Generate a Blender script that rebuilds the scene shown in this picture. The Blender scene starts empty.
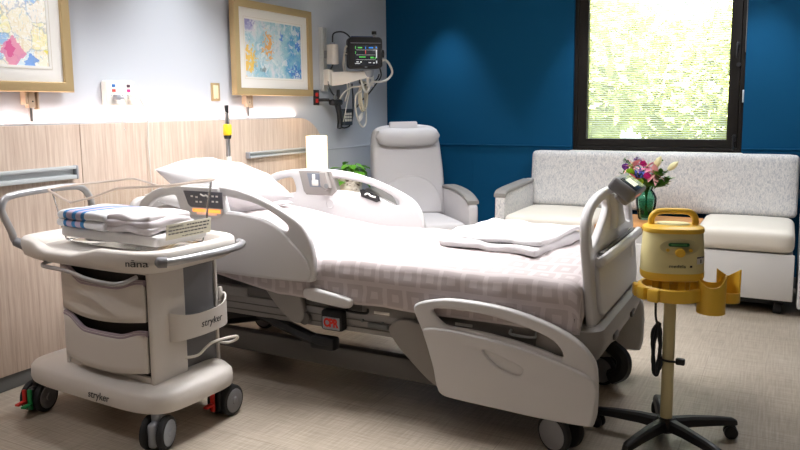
import bpy, bmesh, math, random
from mathutils import Vector, Matrix, noise
R = math.radians
PI = math.pi
S = bpy.context.scene
COL = S.collection
random.seed(7)

# ------------------------------------------------------------------ materials
def lin(h):
    h = h.lstrip('#')
    v = [int(h[i:i + 2], 16) / 255 for i in (0, 2, 4)]
    return tuple(x / 12.92 if x <= .04045 else ((x + .055) / 1.055) ** 2.4 for x in v) + (1,)

def new_mat(name):
    m = bpy.data.materials.new(name)
    m.use_nodes = True
    nt = m.node_tree
    return m, nt, nt.nodes, nt.links, nt.nodes['Principled BSDF']

def mat(name, col, rough=.5, metal=0, bump=0, bscale=250, var=0, vscale=6, emit=None, es=0, coat=0, sheen=0, spec=.5):
    m, nt, N, L, p = new_mat(name)
    c = lin(col)
    p.inputs['Base Color'].default_value = c
    p.inputs['Roughness'].default_value = rough
    p.inputs['Metallic'].default_value = metal
    p.inputs['Coat Weight'].default_value = coat
    p.inputs['Sheen Weight'].default_value = sheen
    p.inputs['Specular IOR Level'].default_value = spec
    if emit:
        p.inputs['Emission Color'].default_value = lin(emit)
        p.inputs['Emission Strength'].default_value = es
    tc = N.new('ShaderNodeTexCoord')
    if var:
        nz = N.new('ShaderNodeTexNoise')
        nz.inputs['Scale'].default_value = vscale
        nz.inputs['Detail'].default_value = 4
        L.new(tc.outputs['Object'], nz.inputs['Vector'])
        mx = N.new('ShaderNodeMixRGB')
        mx.inputs[1].default_value = tuple(x * (1 - var) for x in c[:3]) + (1,)
        mx.inputs[2].default_value = tuple(min(1, x * (1 + var)) for x in c[:3]) + (1,)
        L.new(nz.outputs['Fac'], mx.inputs[0])
        L.new(mx.outputs[0], p.inputs['Base Color'])
    if bump:
        nb = N.new('ShaderNodeTexNoise')
        nb.inputs['Scale'].default_value = bscale
        nb.inputs['Detail'].default_value = 3
        L.new(tc.outputs['Object'], nb.inputs['Vector'])
        b = N.new('ShaderNodeBump')
        b.inputs['Strength'].default_value = bump
        b.inputs['Distance'].default_value = .002
        L.new(nb.outputs['Fac'], b.inputs['Height'])
        L.new(b.outputs['Normal'], p.inputs['Normal'])
    return m

def math_node(N, L, op, a, b=None):
    n = N.new('ShaderNodeMath')
    n.operation = op
    for i, v in enumerate((a, b)):
        if v is None:
            continue
        if isinstance(v, (int, float)):
            n.inputs[i].default_value = v
        else:
            L.new(v, n.inputs[i])
    return n.outputs[0]

def ramp(N, L, fac, stops, interp='LINEAR'):
    r = N.new('ShaderNodeValToRGB')
    r.color_ramp.interpolation = interp
    e = r.color_ramp.elements
    while len(e) < len(stops):
        e.new(.5)
    for k, (pos, col) in enumerate(stops):
        e[k].position = pos
        e[k].color = lin(col)
    L.new(fac, r.inputs[0])
    return r.outputs[0]

def noise_node(N, L, vec, scale, detail=3, dist=0):
    n = N.new('ShaderNodeTexNoise')
    n.inputs['Scale'].default_value = scale
    n.inputs['Detail'].default_value = detail
    n.inputs['Distortion'].default_value = dist
    L.new(vec, n.inputs['Vector'])
    return n.outputs['Fac']

def mapping(N, L, vec, scale=(1, 1, 1), loc=(0, 0, 0), rot=(0, 0, 0)):
    n = N.new('ShaderNodeMapping')
    n.inputs['Scale'].default_value = scale
    n.inputs['Location'].default_value = loc
    n.inputs['Rotation'].default_value = rot
    L.new(vec, n.inputs['Vector'])
    return n.outputs[0]

def mixc(N, L, fac, a, b):
    n = N.new('ShaderNodeMixRGB')
    for i, v in enumerate((fac, a, b)):
        if isinstance(v, str):
            n.inputs[i].default_value = lin(v)
        elif isinstance(v, (int, float)):
            n.inputs[i].default_value = v
        else:
            L.new(v, n.inputs[i])
    return n.outputs[0]

def wood_mat(name, stops, scale, rough=.45, fine=180):
    m, nt, N, L, p = new_mat(name)
    tc = N.new('ShaderNodeTexCoord')
    v = mapping(N, L, tc.outputs['Object'], scale)
    a = noise_node(N, L, v, 3, 6, .3)
    b = noise_node(N, L, v, 14, 4)
    f = math_node(N, L, 'ADD', math_node(N, L, 'MULTIPLY', a, .6), math_node(N, L, 'MULTIPLY', b, .4))
    L.new(ramp(N, L, f, stops), p.inputs['Base Color'])
    p.inputs['Roughness'].default_value = rough
    return m

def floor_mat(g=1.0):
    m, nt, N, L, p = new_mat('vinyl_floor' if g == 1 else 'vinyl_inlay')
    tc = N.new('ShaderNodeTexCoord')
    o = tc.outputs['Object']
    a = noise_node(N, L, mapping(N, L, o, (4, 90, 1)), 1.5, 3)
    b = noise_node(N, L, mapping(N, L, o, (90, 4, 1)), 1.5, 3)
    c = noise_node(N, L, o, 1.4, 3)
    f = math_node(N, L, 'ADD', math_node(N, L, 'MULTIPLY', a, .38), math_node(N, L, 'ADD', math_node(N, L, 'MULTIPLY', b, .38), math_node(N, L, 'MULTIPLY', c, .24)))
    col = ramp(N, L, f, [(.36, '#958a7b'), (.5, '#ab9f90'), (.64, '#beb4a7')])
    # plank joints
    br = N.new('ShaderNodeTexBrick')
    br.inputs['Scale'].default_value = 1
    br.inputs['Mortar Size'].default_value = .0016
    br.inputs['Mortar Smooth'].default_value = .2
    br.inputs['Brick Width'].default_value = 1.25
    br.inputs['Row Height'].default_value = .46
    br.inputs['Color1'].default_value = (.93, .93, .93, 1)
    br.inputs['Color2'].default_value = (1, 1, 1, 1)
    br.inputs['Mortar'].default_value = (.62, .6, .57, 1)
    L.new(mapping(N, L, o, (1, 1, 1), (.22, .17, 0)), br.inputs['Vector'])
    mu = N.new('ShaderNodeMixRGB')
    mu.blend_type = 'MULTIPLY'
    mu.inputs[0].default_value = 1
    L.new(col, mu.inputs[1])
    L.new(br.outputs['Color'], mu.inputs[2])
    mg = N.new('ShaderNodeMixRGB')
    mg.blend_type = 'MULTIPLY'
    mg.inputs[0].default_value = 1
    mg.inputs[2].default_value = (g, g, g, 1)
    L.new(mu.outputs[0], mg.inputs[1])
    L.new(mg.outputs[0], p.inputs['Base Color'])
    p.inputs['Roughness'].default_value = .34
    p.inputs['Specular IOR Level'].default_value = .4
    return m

def blanket_mat():
    m, nt, N, L, p = new_mat('blanket_weave')
    tc = N.new('ShaderNodeTexCoord')
    sep = N.new('ShaderNodeSeparateXYZ')
    L.new(tc.outputs['UV'], sep.inputs[0])
    P = .098
    v0 = math_node(N, L, 'DIVIDE', sep.outputs[1], P)
    row = math_node(N, L, 'FLOOR', v0)
    u0 = math_node(N, L, 'ADD', math_node(N, L, 'DIVIDE', sep.outputs[0], P), math_node(N, L, 'MULTIPLY', row, .37))
    nn = noise_node(N, L, mapping(N, L, tc.outputs['UV'], (11, 11, 1)), 1, 1)
    u0 = math_node(N, L, 'ADD', u0, math_node(N, L, 'MULTIPLY', nn, .25))
    fu = math_node(N, L, 'ABSOLUTE', math_node(N, L, 'SUBTRACT', math_node(N, L, 'FRACT', u0), .5))
    fv = math_node(N, L, 'ABSOLUTE', math_node(N, L, 'SUBTRACT', math_node(N, L, 'FRACT', v0), .5))
    d = math_node(N, L, 'MAXIMUM', fu, fv)
    outer = math_node(N, L, 'LESS_THAN', d, .40)
    inner = math_node(N, L, 'GREATER_THAN', d, .17)
    ring = math_node(N, L, 'MULTIPLY', outer, inner)
    w = noise_node(N, L, mapping(N, L, tc.outputs['UV'], (900, 300, 1)), 1, 1)
    base = mixc(N, L, math_node(N, L, 'MULTIPLY', ring, .75), '#cdc4c4', '#b3a8a8')
    col = mixc(N, L, math_node(N, L, 'MULTIPLY', w, .18), base, '#a89aa0')
    L.new(col, p.inputs['Base Color'])
    p.inputs['Roughness'].default_value = .9
    p.inputs['Sheen Weight'].default_value = .2
    b = N.new('ShaderNodeBump')
    b.inputs['Strength'].default_value = .25
    b.inputs['Distance'].default_value = .002
    L.new(w, b.inputs['Height'])
    L.new(b.outputs['Normal'], p.inputs['Normal'])
    return m

def speckle_fabric():
    m, nt, N, L, p = new_mat('speckled_upholstery')
    tc = N.new('ShaderNodeTexCoord')
    a = noise_node(N, L, mapping(N, L, tc.outputs['Object'], (70, 70, 28)), 1.6, 4, 1.2)
    L.new(ramp(N, L, a, [(.34, '#aeb0b6'), (.5, '#cfcdcc'), (.64, '#dedbd8')]), p.inputs['Base Color'])
    p.inputs['Roughness'].default_value = .85
    return m

def clear_mat(name, tint, amount=.12, rough=.03):
    """thin clear acrylic / glass sheet: mostly see-through with a fresnel reflection"""
    m, nt, N, L, p = new_mat(name)
    N.remove(p)
    out = [n for n in N if n.type == 'OUTPUT_MATERIAL'][0]
    tr = N.new('ShaderNodeBsdfTransparent')
    tr.inputs[0].default_value = lin(tint)
    gl = N.new('ShaderNodeBsdfGlossy')
    gl.inputs['Roughness'].default_value = rough
    fr = N.new('ShaderNodeLayerWeight')
    fr.inputs['Blend'].default_value = amount
    mx = N.new('ShaderNodeMixShader')
    L.new(fr.outputs['Fresnel'], mx.inputs[0])
    L.new(tr.outputs[0], mx.inputs[1])
    L.new(gl.outputs[0], mx.inputs[2])
    L.new(mx.outputs[0], out.inputs[0])
    return m

def translucent_mat(name, col, fac=.5):
    m, nt, N, L, p = new_mat(name)
    N.remove(p)
    out = [n for n in N if n.type == 'OUTPUT_MATERIAL'][0]
    d = N.new('ShaderNodeBsdfDiffuse')
    d.inputs[0].default_value = lin(col)
    t = N.new('ShaderNodeBsdfTranslucent')
    t.inputs[0].default_value = lin(col)
    mx = N.new('ShaderNodeMixShader')
    mx.inputs[0].default_value = fac
    L.new(d.outputs[0], mx.inputs[1])
    L.new(t.outputs[0], mx.inputs[2])
    L.new(mx.outputs[0], out.inputs[0])
    return m

def art_patch_mat():
    m, nt, N, L, p = new_mat('abstract_patchwork_paint')
    tc = N.new('ShaderNodeTexCoord')
    o = tc.outputs['Object']
    w = N.new('ShaderNodeTexNoise')
    w.inputs['Scale'].default_value = 14
    w.inputs['Detail'].default_value = 5
    L.new(o, w.inputs['Vector'])
    vv = N.new('ShaderNodeMixRGB')
    vv.blend_type = 'ADD'
    vv.inputs[0].default_value = .085
    L.new(o, vv.inputs[1])
    L.new(w.outputs['Color'], vv.inputs[2])
    vo = N.new('ShaderNodeTexVoronoi')
    vo.inputs['Scale'].default_value = 10.5
    L.new(vv.outputs[0], vo.inputs['Vector'])
    sp = N.new('ShaderNodeSeparateColor')
    L.new(vo.outputs['Color'], sp.inputs[0])
    cells = ramp(N, L, sp.outputs[0], [(0, '#f3ecd6'), (.18, '#f5efe4'), (.3, '#b5dbe9'), (.42, '#eee6cc'), (.56, '#f5efc0'), (.68, '#dbeaf1'), (.8, '#efe4d8'), (.9, '#a4c8ec')], 'CONSTANT')
    st = noise_node(N, L, mapping(N, L, o, (30, 30, 60)), 1, 4, 1.5)
    col = mixc(N, L, math_node(N, L, 'MULTIPLY', math_node(N, L, 'GREATER_THAN', st, .54), .7), cells, '#fbf9f2')
    st2 = noise_node(N, L, mapping(N, L, o, (1, 60, 22), (0, 7, 3), (R(40), 0, 0)), 1, 4, 1)
    col = mixc(N, L, math_node(N, L, 'MULTIPLY', math_node(N, L, 'GREATER_THAN', st2, .6), .5), col, '#e3cfa4')
    col = mixc(N, L, math_node(N, L, 'MULTIPLY', math_node(N, L, 'LESS_THAN', st2, .37), .5), col, '#9ec4dc')
    ve = N.new('ShaderNodeTexVoronoi')
    ve.feature = 'DISTANCE_TO_EDGE'
    ve.inputs['Scale'].default_value = 10.5
    L.new(vv.outputs[0], ve.inputs['Vector'])
    ed = math_node(N, L, 'LESS_THAN', math_node(N, L, 'ADD', ve.outputs['Distance'], math_node(N, L, 'MULTIPLY', st, .12)), .085)
    col = mixc(N, L, math_node(N, L, 'MULTIPLY', ed, .4), col, '#7f97bd')
    sep = N.new('ShaderNodeSeparateXYZ')
    L.new(vv.outputs[0], sep.inputs[0])
    def patch(cy, cz, r, c, col):
        dy = math_node(N, L, 'ABSOLUTE', math_node(N, L, 'SUBTRACT', sep.outputs[1], cy + .0425))
        dz = math_node(N, L, 'ABSOLUTE', math_node(N, L, 'SUBTRACT', sep.outputs[2], cz + .0425))
        dd = math_node(N, L, 'ADD', math_node(N, L, 'ADD', dy, dz), math_node(N, L, 'MULTIPLY', st, .03))
        return mixc(N, L, math_node(N, L, 'MULTIPLY', math_node(N, L, 'LESS_THAN', dd, r), .85), col, c)
    col = patch(2.15, 1.58, .085, '#e486ad', col)
    col = patch(2.135, 1.59, .05, '#d8528f', col)
    col = patch(2.24, 1.535, .062, '#5f96de', col)
    col = patch(2.33, 1.59, .035, '#f0e23c', col)
    col = patch(1.86, 1.75, .08, '#8fc7e0', col)
    col = patch(1.72, 1.60, .07, '#e8b85a', col)
    L.new(col, p.inputs['Base Color'])
    p.inputs['Roughness'].default_value = .6
    return m

def art_cloud_mat():
    m, nt, N, L, p = new_mat('abstract_blue_paint')
    tc = N.new('ShaderNodeTexCoord')
    o = tc.outputs['Object']
    a = noise_node(N, L, o, 5.5, 8, .8)
    b = noise_node(N, L, mapping(N, L, o, (1, 1, 1), (0, 3, 1)), 14, 6, .6)
    sep = N.new('ShaderNodeSeparateXYZ')
    L.new(o, sep.inputs[0])
    gy = math_node(N, L, 'MULTIPLY', math_node(N, L, 'SUBTRACT', sep.outputs[1], 3.78), .55)
    f = math_node(N, L, 'ADD', math_node(N, L, 'ADD', math_node(N, L, 'MULTIPLY', a, .9), math_node(N, L, 'MULTIPLY', b, .3)), math_node(N, L, 'SUBTRACT', gy, .2))
    col = ramp(N, L, f, [(.28, '#a9a8cf'), (.38, '#dcdde4'), (.47, '#c9dce2'), (.56, '#a5cdd9'), (.66, '#8fc0d4'), (.76, '#4f9bd0'), (.86, '#2f7cc8')])
    st = noise_node(N, L, mapping(N, L, o, (1, 30, 30), (0, 0, 0), (R(35), 0, 0)), 1, 4, 1)
    col = mixc(N, L, math_node(N, L, 'MULTIPLY', math_node(N, L, 'GREATER_THAN', b, .6), .6), col, '#eef0f0')
    col = mixc(N, L, math_node(N, L, 'MULTIPLY', math_node(N, L, 'GREATER_THAN', st, .58), .4), col, '#e6e2ee')
    col = mixc(N, L, math_node(N, L, 'MULTIPLY', math_node(N, L, 'LESS_THAN', st, .38), .4), col, '#7fa9c6')
    rag = noise_node(N, L, mapping(N, L, o, (1, 34, 34), (0, 2, 5), (R(20), 0, 0)), 1, 5, .8)
    def blot(cy, cz, ry, rz, c, col, thr=.9, s=.85):
        dy = math_node(N, L, 'DIVIDE', math_node(N, L, 'SUBTRACT', sep.outputs[1], cy), ry)
        dz = math_node(N, L, 'DIVIDE', math_node(N, L, 'SUBTRACT', sep.outputs[2], cz), rz)
        dd = math_node(N, L, 'ADD', math_node(N, L, 'MULTIPLY', dy, dy), math_node(N, L, 'MULTIPLY', dz, dz))
        dd = math_node(N, L, 'ADD', dd, math_node(N, L, 'MULTIPLY', rag, 5.0))
        return mixc(N, L, math_node(N, L, 'MULTIPLY', math_node(N, L, 'LESS_THAN', dd, thr + 2.1), s), col, c)
    col = blot(4.02, 1.74, .09, .13, '#f0a83a', col, .6)
    col = blot(3.81, 1.62, .09, .12, '#f2c22c', col, .9)
    col = blot(4.36, 1.75, .05, .05, '#2a74d2', col, .8)
    col = blot(4.33, 1.58, .07, .06, '#2f6cc4', col, .7)
    col = blot(4.17, 1.8, .04, .05, '#4d86d8', col, .6)
    col = blot(3.95, 1.57, .06, .03, '#5c5a55', col, .5, .6)
    col = blot(3.78, 1.88, .12, .04, '#7f78b8', col, .8, .6)
    L.new(col, p.inputs['Base Color'])
    p.inputs['Roughness'].default_value = .6
    return m

def birch_mat():
    m, nt, N, L, p = new_mat('birch_bark')
    tc = N.new('ShaderNodeTexCoord')
    a = noise_node(N, L, mapping(N, L, tc.outputs['Object'], (18, 18, 55)), 1, 4, 1)
    b = noise_node(N, L, mapping(N, L, tc.outputs['Object'], (9, 9, 9), (4, 0, 0)), 1, 2)
    f = math_node(N, L, 'MULTIPLY', a, math_node(N, L, 'ADD', b, .5))
    L.new(ramp(N, L, f, [(.4, '#e9e3da'), (.56, '#d8cdbf'), (.63, '#8f7f74'), (.72, '#5d4f48')]), p.inputs['Base Color'])
    p.inputs['Roughness'].default_value = .8
    return m

def stripe_mat():
    m, nt, N, L, p = new_mat('striped_flannel')
    tc = N.new('ShaderNodeTexCoord')
    sep = N.new('ShaderNodeSeparateXYZ')
    L.new(tc.outputs['Object'], sep.inputs[0])
    x = math_node(N, L, 'ADD', sep.outputs[0], math_node(N, L, 'MULTIPLY', sep.outputs[1], -.28))
    mr = N.new('ShaderNodeMapRange')
    mr.inputs[1].default_value = -.205
    mr.inputs[2].default_value = .295
    L.new(x, mr.inputs[0])
    W, B, V = '#e9ebf0', '#3d83bf', '#bdb0c9'
    L.new(ramp(N, L, mr.outputs[0], [(0, W), (.27, B), (.315, V), (.385, B), (.43, V), (.5, B), (.545, W)], 'CONSTANT'), p.inputs['Base Color'])
    p.inputs['Roughness'].default_value = .95
    return m

# ------------------------------------------------------------------ mesh builder
def cr(pts, n=6, closed=False):
    """Catmull-Rom through points"""
    P = [Vector(p) for p in pts]
    k = len(P)
    out = []
    for i in range(k if closed else k - 1):
        a = P[(i - 1) % k] if closed or i > 0 else P[i] * 2 - P[i + 1]
        b, c = P[i], P[(i + 1) % k]
        d = P[(i + 2) % k] if closed or i + 2 < k else c * 2 - b
        for j in range(n):
            t = j / n
            out.append(.5 * ((2 * b) + (c - a) * t + (2 * a - 5 * b + 4 * c - d) * t * t + (3 * b - a - 3 * c + d) * t ** 3))
    if not closed:
        out.append(P[-1])
    return out

def rrect(cx, cy, hx, hy, r, n=6):
    out = []
    for sx, sy, a0 in ((1, 1, 0), (-1, 1, 90), (-1, -1, 180), (1, -1, 270)):
        for i in range(n + 1):
            a = R(a0 + 90 * i / n)
            out.append((cx + sx * (hx - r) + r * math.cos(a), cy + sy * (hy - r) + r * math.sin(a)))
    return out

XZ = lambda y: Matrix(((1, 0, 0, 0), (0, 0, -1, y), (0, 1, 0, 0), (0, 0, 0, 1)))    # plane facing -y
YZ = lambda x: Matrix(((0, 0, 1, x), (1, 0, 0, 0), (0, 1, 0, 0), (0, 0, 0, 1)))     # plane facing +x
XY = lambda z: Matrix.Translation((0, 0, z))

ORG = {}

class MB:
    def __init__(s):
        s.bm = bmesh.new()

    def _x(s, vs, m):
        if m is not None:
            bmesh.ops.transform(s.bm, matrix=m, verts=vs)

    def box(s, c, d, bev=0, seg=2, m=None):
        t = bmesh.new()
        bmesh.ops.create_cube(t, size=1)
        for v in t.verts:
            v.co = Vector((v.co.x * d[0] + c[0], v.co.y * d[1] + c[1], v.co.z * d[2] + c[2]))
        if bev:
            bmesh.ops.bevel(t, geom=t.edges[:], offset=bev, segments=seg, profile=.5, affect='EDGES', clamp_overlap=True)
        s.merge(t, m)
        return s

    def cyl(s, p0, p1, r0, r1=None, seg=24):
        p0, p1 = Vector(p0), Vector(p1)
        d = p1 - p0
        q = d.to_track_quat('Z', 'Y').to_matrix().to_4x4()
        bmesh.ops.create_cone(s.bm, cap_ends=True, segments=seg, radius1=r0, radius2=r0 if r1 is None else r1, depth=d.length,
                              matrix=Matrix.Translation((p0 + p1) / 2) @ q)
        return s

    def disc_roll(s, c, axis, r, w, bev, seg=28):
        """bevelled wheel / puck around an axis"""
        b = bev
        prof = [(0, -w / 2), (r - b, -w / 2), (r - b * .3, -w / 2 + b * .3), (r, -w / 2 + b), (r, w / 2 - b), (r - b * .3, w / 2 - b * .3), (r - b, w / 2), (0, w / 2)]
        q = Vector(axis).to_track_quat('Z', 'Y').to_matrix().to_4x4()
        return s.lathe(prof, Matrix.Translation(c) @ q, seg)

    def loft(s, rings, caps=(True, True), closed=True):
        V = [[s.bm.verts.new(p) for p in r] for r in rings]
        n = len(V[0])
        for a, b in zip(V[:-1], V[1:]):
            for i in range(n if closed else n - 1):
                j = (i + 1) % n
                s.bm.faces.new((a[i], a[j], b[j], b[i]))
        if caps[0]:
            s.bm.faces.new(V[0][::-1])
        if caps[1]:
            s.bm.faces.new(V[-1])
        return s

    def lathe(s, prof, m=None, seg=32, sx=1, sy=1):
        m = m or Matrix()
        rings = []
        for r, z in prof:
            r = max(r, 1e-4)
            rings.append([m @ Vector((r * sx * math.cos(2 * PI * i / seg), r * sy * math.sin(2 * PI * i / seg), z)) for i in range(seg)])
        return s.loft(rings)

    def tube(s, pts, r, seg=10, closed=False, sm=6, ey=1.0, up=None):
        P = cr(pts, sm, closed) if sm else [Vector(p) for p in pts]
        n = len(P)
        rings = []
        nrm = Vector(up) if up else None
        for i, p in enumerate(P):
            a = P[(i - 1) % n] if closed or i else P[i]
            b = P[(i + 1) % n] if closed or i < n - 1 else P[i]
            t = (b - a).normalized()
            if nrm is None:
                nrm = Vector((0, 0, 1)) if abs(t.z) < .9 else Vector((1, 0, 0))
            ref = Vector(up) if up else nrm
            u = ref - t * ref.dot(t)
            u = u.normalized() if u.length > 1e-5 else t.orthogonal().normalized()
            nrm = u
            w = t.cross(u)
            rr = r(i / max(1, n - 1)) if callable(r) else r
            rings.append([p + u * (rr * ey * math.cos(2 * PI * k / seg)) + w * (rr * math.sin(2 * PI * k / seg)) for k in range(seg)])
        if closed:
            rings.append(rings[0])
            V = [[s.bm.verts.new(p) for p in q] for q in rings[:-1]]
            for i in range(len(V)):
                a, b = V[i], V[(i + 1) % len(V)]
                for k in range(seg):
                    j = (k + 1) % seg
                    s.bm.faces.new((a[k], a[j], b[j], b[k]))
            return s
        return s.loft(rings)

    def plate(s, loops, t, bev=0, m=None, res=3):
        """flat outline (first loop outer, the others holes) with a thickness and rounded rims"""
        cu = bpy.data.curves.new('tmp', 'CURVE')
        cu.dimensions = '2D'
        cu.fill_mode = 'BOTH'
        cu.extrude = max(0, t / 2 - bev)
        cu.bevel_depth = bev
        cu.offset = -bev
        cu.bevel_resolution = res
        for lp in loops:
            sp = cu.splines.new('POLY')
            sp.points.add(len(lp) - 1)
            for q, p in zip(sp.points, lp):
                q.co = (p[0], p[1], 0, 1)
            sp.use_cyclic_u = True
        ob = bpy.data.objects.new('tmp', cu)
        me = ob.to_mesh()
        s.add_mesh(me, m)
        ob.to_mesh_clear()
        bpy.data.objects.remove(ob)
        bpy.data.curves.remove(cu)
        return s

    def text(s, body, size, m, ext=.0006, sx=1.0, shear=0, align='CENTER', bold=0):
        cu = bpy.data.curves.new('tmp', 'FONT')
        cu.body = body
        cu.size = size
        cu.extrude = ext
        cu.align_x = align
        cu.align_y = 'CENTER'
        cu.shear = shear
        cu.offset = bold
        ob = bpy.data.objects.new('tmp', cu)
        me = ob.to_mesh()
        s.add_mesh(me, m @ Matrix.Diagonal((sx, 1, 1, 1)))
        ob.to_mesh_clear()
        bpy.data.objects.remove(ob)
        bpy.data.curves.remove(cu)
        return s

    def add_mesh(s, me, m=None):
        t = bmesh.new()
        t.from_mesh(me)
        bmesh.ops.remove_doubles(t, verts=t.verts[:], dist=1e-5)
        s.merge(t, m)

    def merge(s, t, m=None):
        if m is not None:
            bmesh.ops.transform(t, matrix=m, verts=t.verts[:])
        tm = bpy.data.meshes.new('tmp')
        t.to_mesh(tm)
        t.free()
        s.bm.from_mesh(tm)
        bpy.data.meshes.remove(tm)

    def pad(s, c, d, r, puff=0, cuts=9, m=None, wr=0, ws=6, seed=0, sag=0):
        """upholstered rounded block"""
        h = Vector(d) / 2
        t = bmesh.new()
        bmesh.ops.create_cube(t, size=2)
        bmesh.ops.subdivide_edges(t, edges=t.edges[:], cuts=cuts, use_grid_fill=True)
        vs = t.verts[:]
        core = Vector((h.x - r, h.y - r, h.z - r))
        for v in vs:
            p = Vector((math.sin(v.co[i] * PI / 2) * h[i] for i in range(3)))
            k = Vector((max(-core[i], min(core[i], p[i])) for i in range(3)))
            dd = p - k
            if dd.length > 1e-7:
                p = k + dd.normalized() * r
            f = max(0, (1 - (p.x / h.x) ** 2)) * max(0, (1 - (p.y / h.y) ** 2))
            p.z += puff * f * (1 if p.z > 0 else .2)
            if wr:
                p += noise.noise_vector((p * ws) + Vector((seed * 7.3, seed, 0))) * wr
            v.co = p + Vector(c)
        s.merge(t, m)
        return s

    def grid(s, fn, nu, nv, uv=None):
        V = [[s.bm.verts.new(fn(i / nu, j / nv)) for j in range(nv + 1)] for i in range(nu + 1)]
        lay = s.bm.loops.layers.uv.verify() if uv else None
        for i in range(nu):
            for j in range(nv):
                f = s.bm.faces.new((V[i][j], V[i + 1][j], V[i + 1][j + 1], V[i][j + 1]))
                if uv:
                    for lp, (a, b) in zip(f.loops, ((i, j), (i + 1, j), (i + 1, j + 1), (i, j + 1))):
                        lp[lay].uv = uv(a / nu, b / nv)
        return s

    def ball(s, c, r, sx=1, sy=1, sz=1, sub=2):
        bmesh.ops.create_icosphere(s.bm, subdivisions=sub, radius=r, matrix=Matrix.Translation(c) @ Matrix.Diagonal((sx, sy, sz, 1)))
        return s

    def done(s, name, m, parent=None, ang=35, solid=0, recalc=True, bevel=0, sub=0):
        bm = s.bm
        if recalc:
            bmesh.ops.recalc_face_normals(bm, faces=bm.faces[:])
        ca = math.cos(R(ang))
        bm.normal_update()
        for f in bm.faces:
            f.smooth = True
        for e in bm.edges:
            if len(e.link_faces) == 2:
                e.smooth = e.link_faces[0].normal.dot(e.link_faces[1].normal) > ca
        me = bpy.data.meshes.new(name)
        bm.to_mesh(me)
        bm.free()
        me.materials.append(m)
        o = bpy.data.objects.new(name, me)
        COL.objects.link(o)
        if parent:
            o.parent = parent
            if parent.name in ORG:
                o.matrix_parent_inverse = ORG[parent.name]
        if solid:
            md = o.modifiers.new('thickness', 'SOLIDIFY')
            md.thickness = solid
            md.offset = 0
        if sub:
            md = o.modifiers.new('smooth', 'SUBSURF')
            md.levels = md.render_levels = sub
        return o

def tag(o, label, cat, group=None):
    o['label'] = label
    o['category'] = cat
    if group:
        o['group'] = group
    return o

def thing(name, label, cat, loc=(0, 0, 0), rz=0, group=None, world=True):
    """an Empty at the thing's base; world=True means its parts are given in room coordinates"""
    o = bpy.data.objects.new(name, None)
    o.empty_display_size = .05
    COL.objects.link(o)
    o.location = loc
    o.rotation_euler = (0, 0, rz)
    tag(o, label, cat, group)
    if world:
        ORG[o.name] = (Matrix.Translation(loc) @ Matrix.Rotation(rz, 4, 'Z')).inverted()
    return o

def struct(o):
    o['kind'] = 'structure'
    return o

def plab(o, label):
    o['label'] = label
    return o

# ------------------------------------------------------------------ shared materials
M_wall = mat('wall_paint_pale', '#c0c5cd', .75, bump=.05)
M_blue = mat('wall_paint_blue', '#02496f', .7, bump=.05, spec=.15)
M_ceil = mat('ceiling_white', '#e6e6e4', .9)
M_floor = floor_mat()
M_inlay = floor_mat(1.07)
M_panel = wood_mat('wood_panel_vertical', [(.32, '#bba392'), (.45, '#cab4a3'), (.56, '#d6c3b3'), (.7, '#dfcfc1')], (1, 22, .7))
M_oak = wood_mat('oak_top', [(.3, '#a8703c'), (.5, '#c48a50'), (.7, '#d8a268')], (1.2, 16, 16))
M_nswood = wood_mat('nightstand_wood', [(.3, '#8c6d52'), (.5, '#a18065'), (.7, '#b8967a')], (20, 20, 1))
M_base = mat('baseboard_grey', '#6f7274', .5)
M_white = mat('cart_white', '#e1dbd5', .4, bump=.04)
M_bedw = mat('bed_white', '#d9d7d8', .4, bump=.04)
M_bedg = mat('bed_grey', '#8f8a86', .45, bump=.04)
M_frame = mat('bed_frame_grey', '#8f8b88', .45)
M_dframe = mat('bed_frame_dark', '#5d5a58', .5)
M_black = mat('black_plastic', '#17171a', .45)
M_rubber = mat('rubber_black', '#1c1c1e', .7)
M_hub = mat('wheel_hub_grey', '#9a9ea6', .45)
M_alu = mat('brushed_aluminium', '#c6cbcd', .4, .25)
M_steel = mat('steel', '#a9a9a9', .3, .9)
M_handle = mat('handle_silver', '#b5b5b8', .32, .6)
M_mauve = mat('drawer_lip_mauve', '#a796a0', .5)
M_colg = mat('column_grey', '#7f7f83', .5)
M_sheet = mat('white_linen', '#eceaec', .9, bump=.15, bscale=400)
M_blanket = blanket_mat()
M_cream = mat('cream_vinyl', '#dcd5ca', .5, bump=.03)
M_panelw = mat('sofa_base_white', '#d8d6d4', .6)
M_speck = speckle_fabric()
M_recl = mat('recliner_grey', '#c8c5c7', .6, bump=.05, var=.03)
M_armcap = mat('arm_cap_taupe', '#8a8784', .45)
M_yel = mat('pump_yellow', '#f0c342', .42)
M_pale = mat('pump_cream', '#e9dda4', .42)
M_pole = mat('pole_cream', '#d6c999', .45)
M_gold = mat('champagne_frame', '#c0a67a', .38, .5, bump=.08, bscale=60)
M_mat = mat('picture_mat_white', '#eeebe6', .85)
M_matline = mat('picture_mat_edge', '#d6cdbd', .7)
M_art1 = art_patch_mat()
M_art2 = art_cloud_mat()
M_ivory = mat('ivory_plastic', '#f1ede6', .45)
M_bracket = mat('beige_track', '#c9b39a', .5)
M_cable_w = mat('white_cable', '#dedbd3', .5)
M_cable_b = mat('black_cable', '#1d2126', .5)
M_shade = mat('lamp_shade_glow', '#fff2d8', .8, emit='#ffe8c2', es=1.15)
M_birch = birch_mat()
M_leaf = mat('pothos_leaf', '#63a92e', .4, var=.3, vscale=18)
M_soil = mat('soil', '#3a2c22', .95)
M_window = mat('window_frame_bronze', '#1a1613', .5, spec=.25)
M_slat = translucent_mat('blind_slat_white', '#fbfaf5', .5)
M_glass = clear_mat('window_glass', '#f4f8f4', .08, .0)
M_acryl = clear_mat('clear_acrylic', '#f6f6f4', .09, .06)
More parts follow.
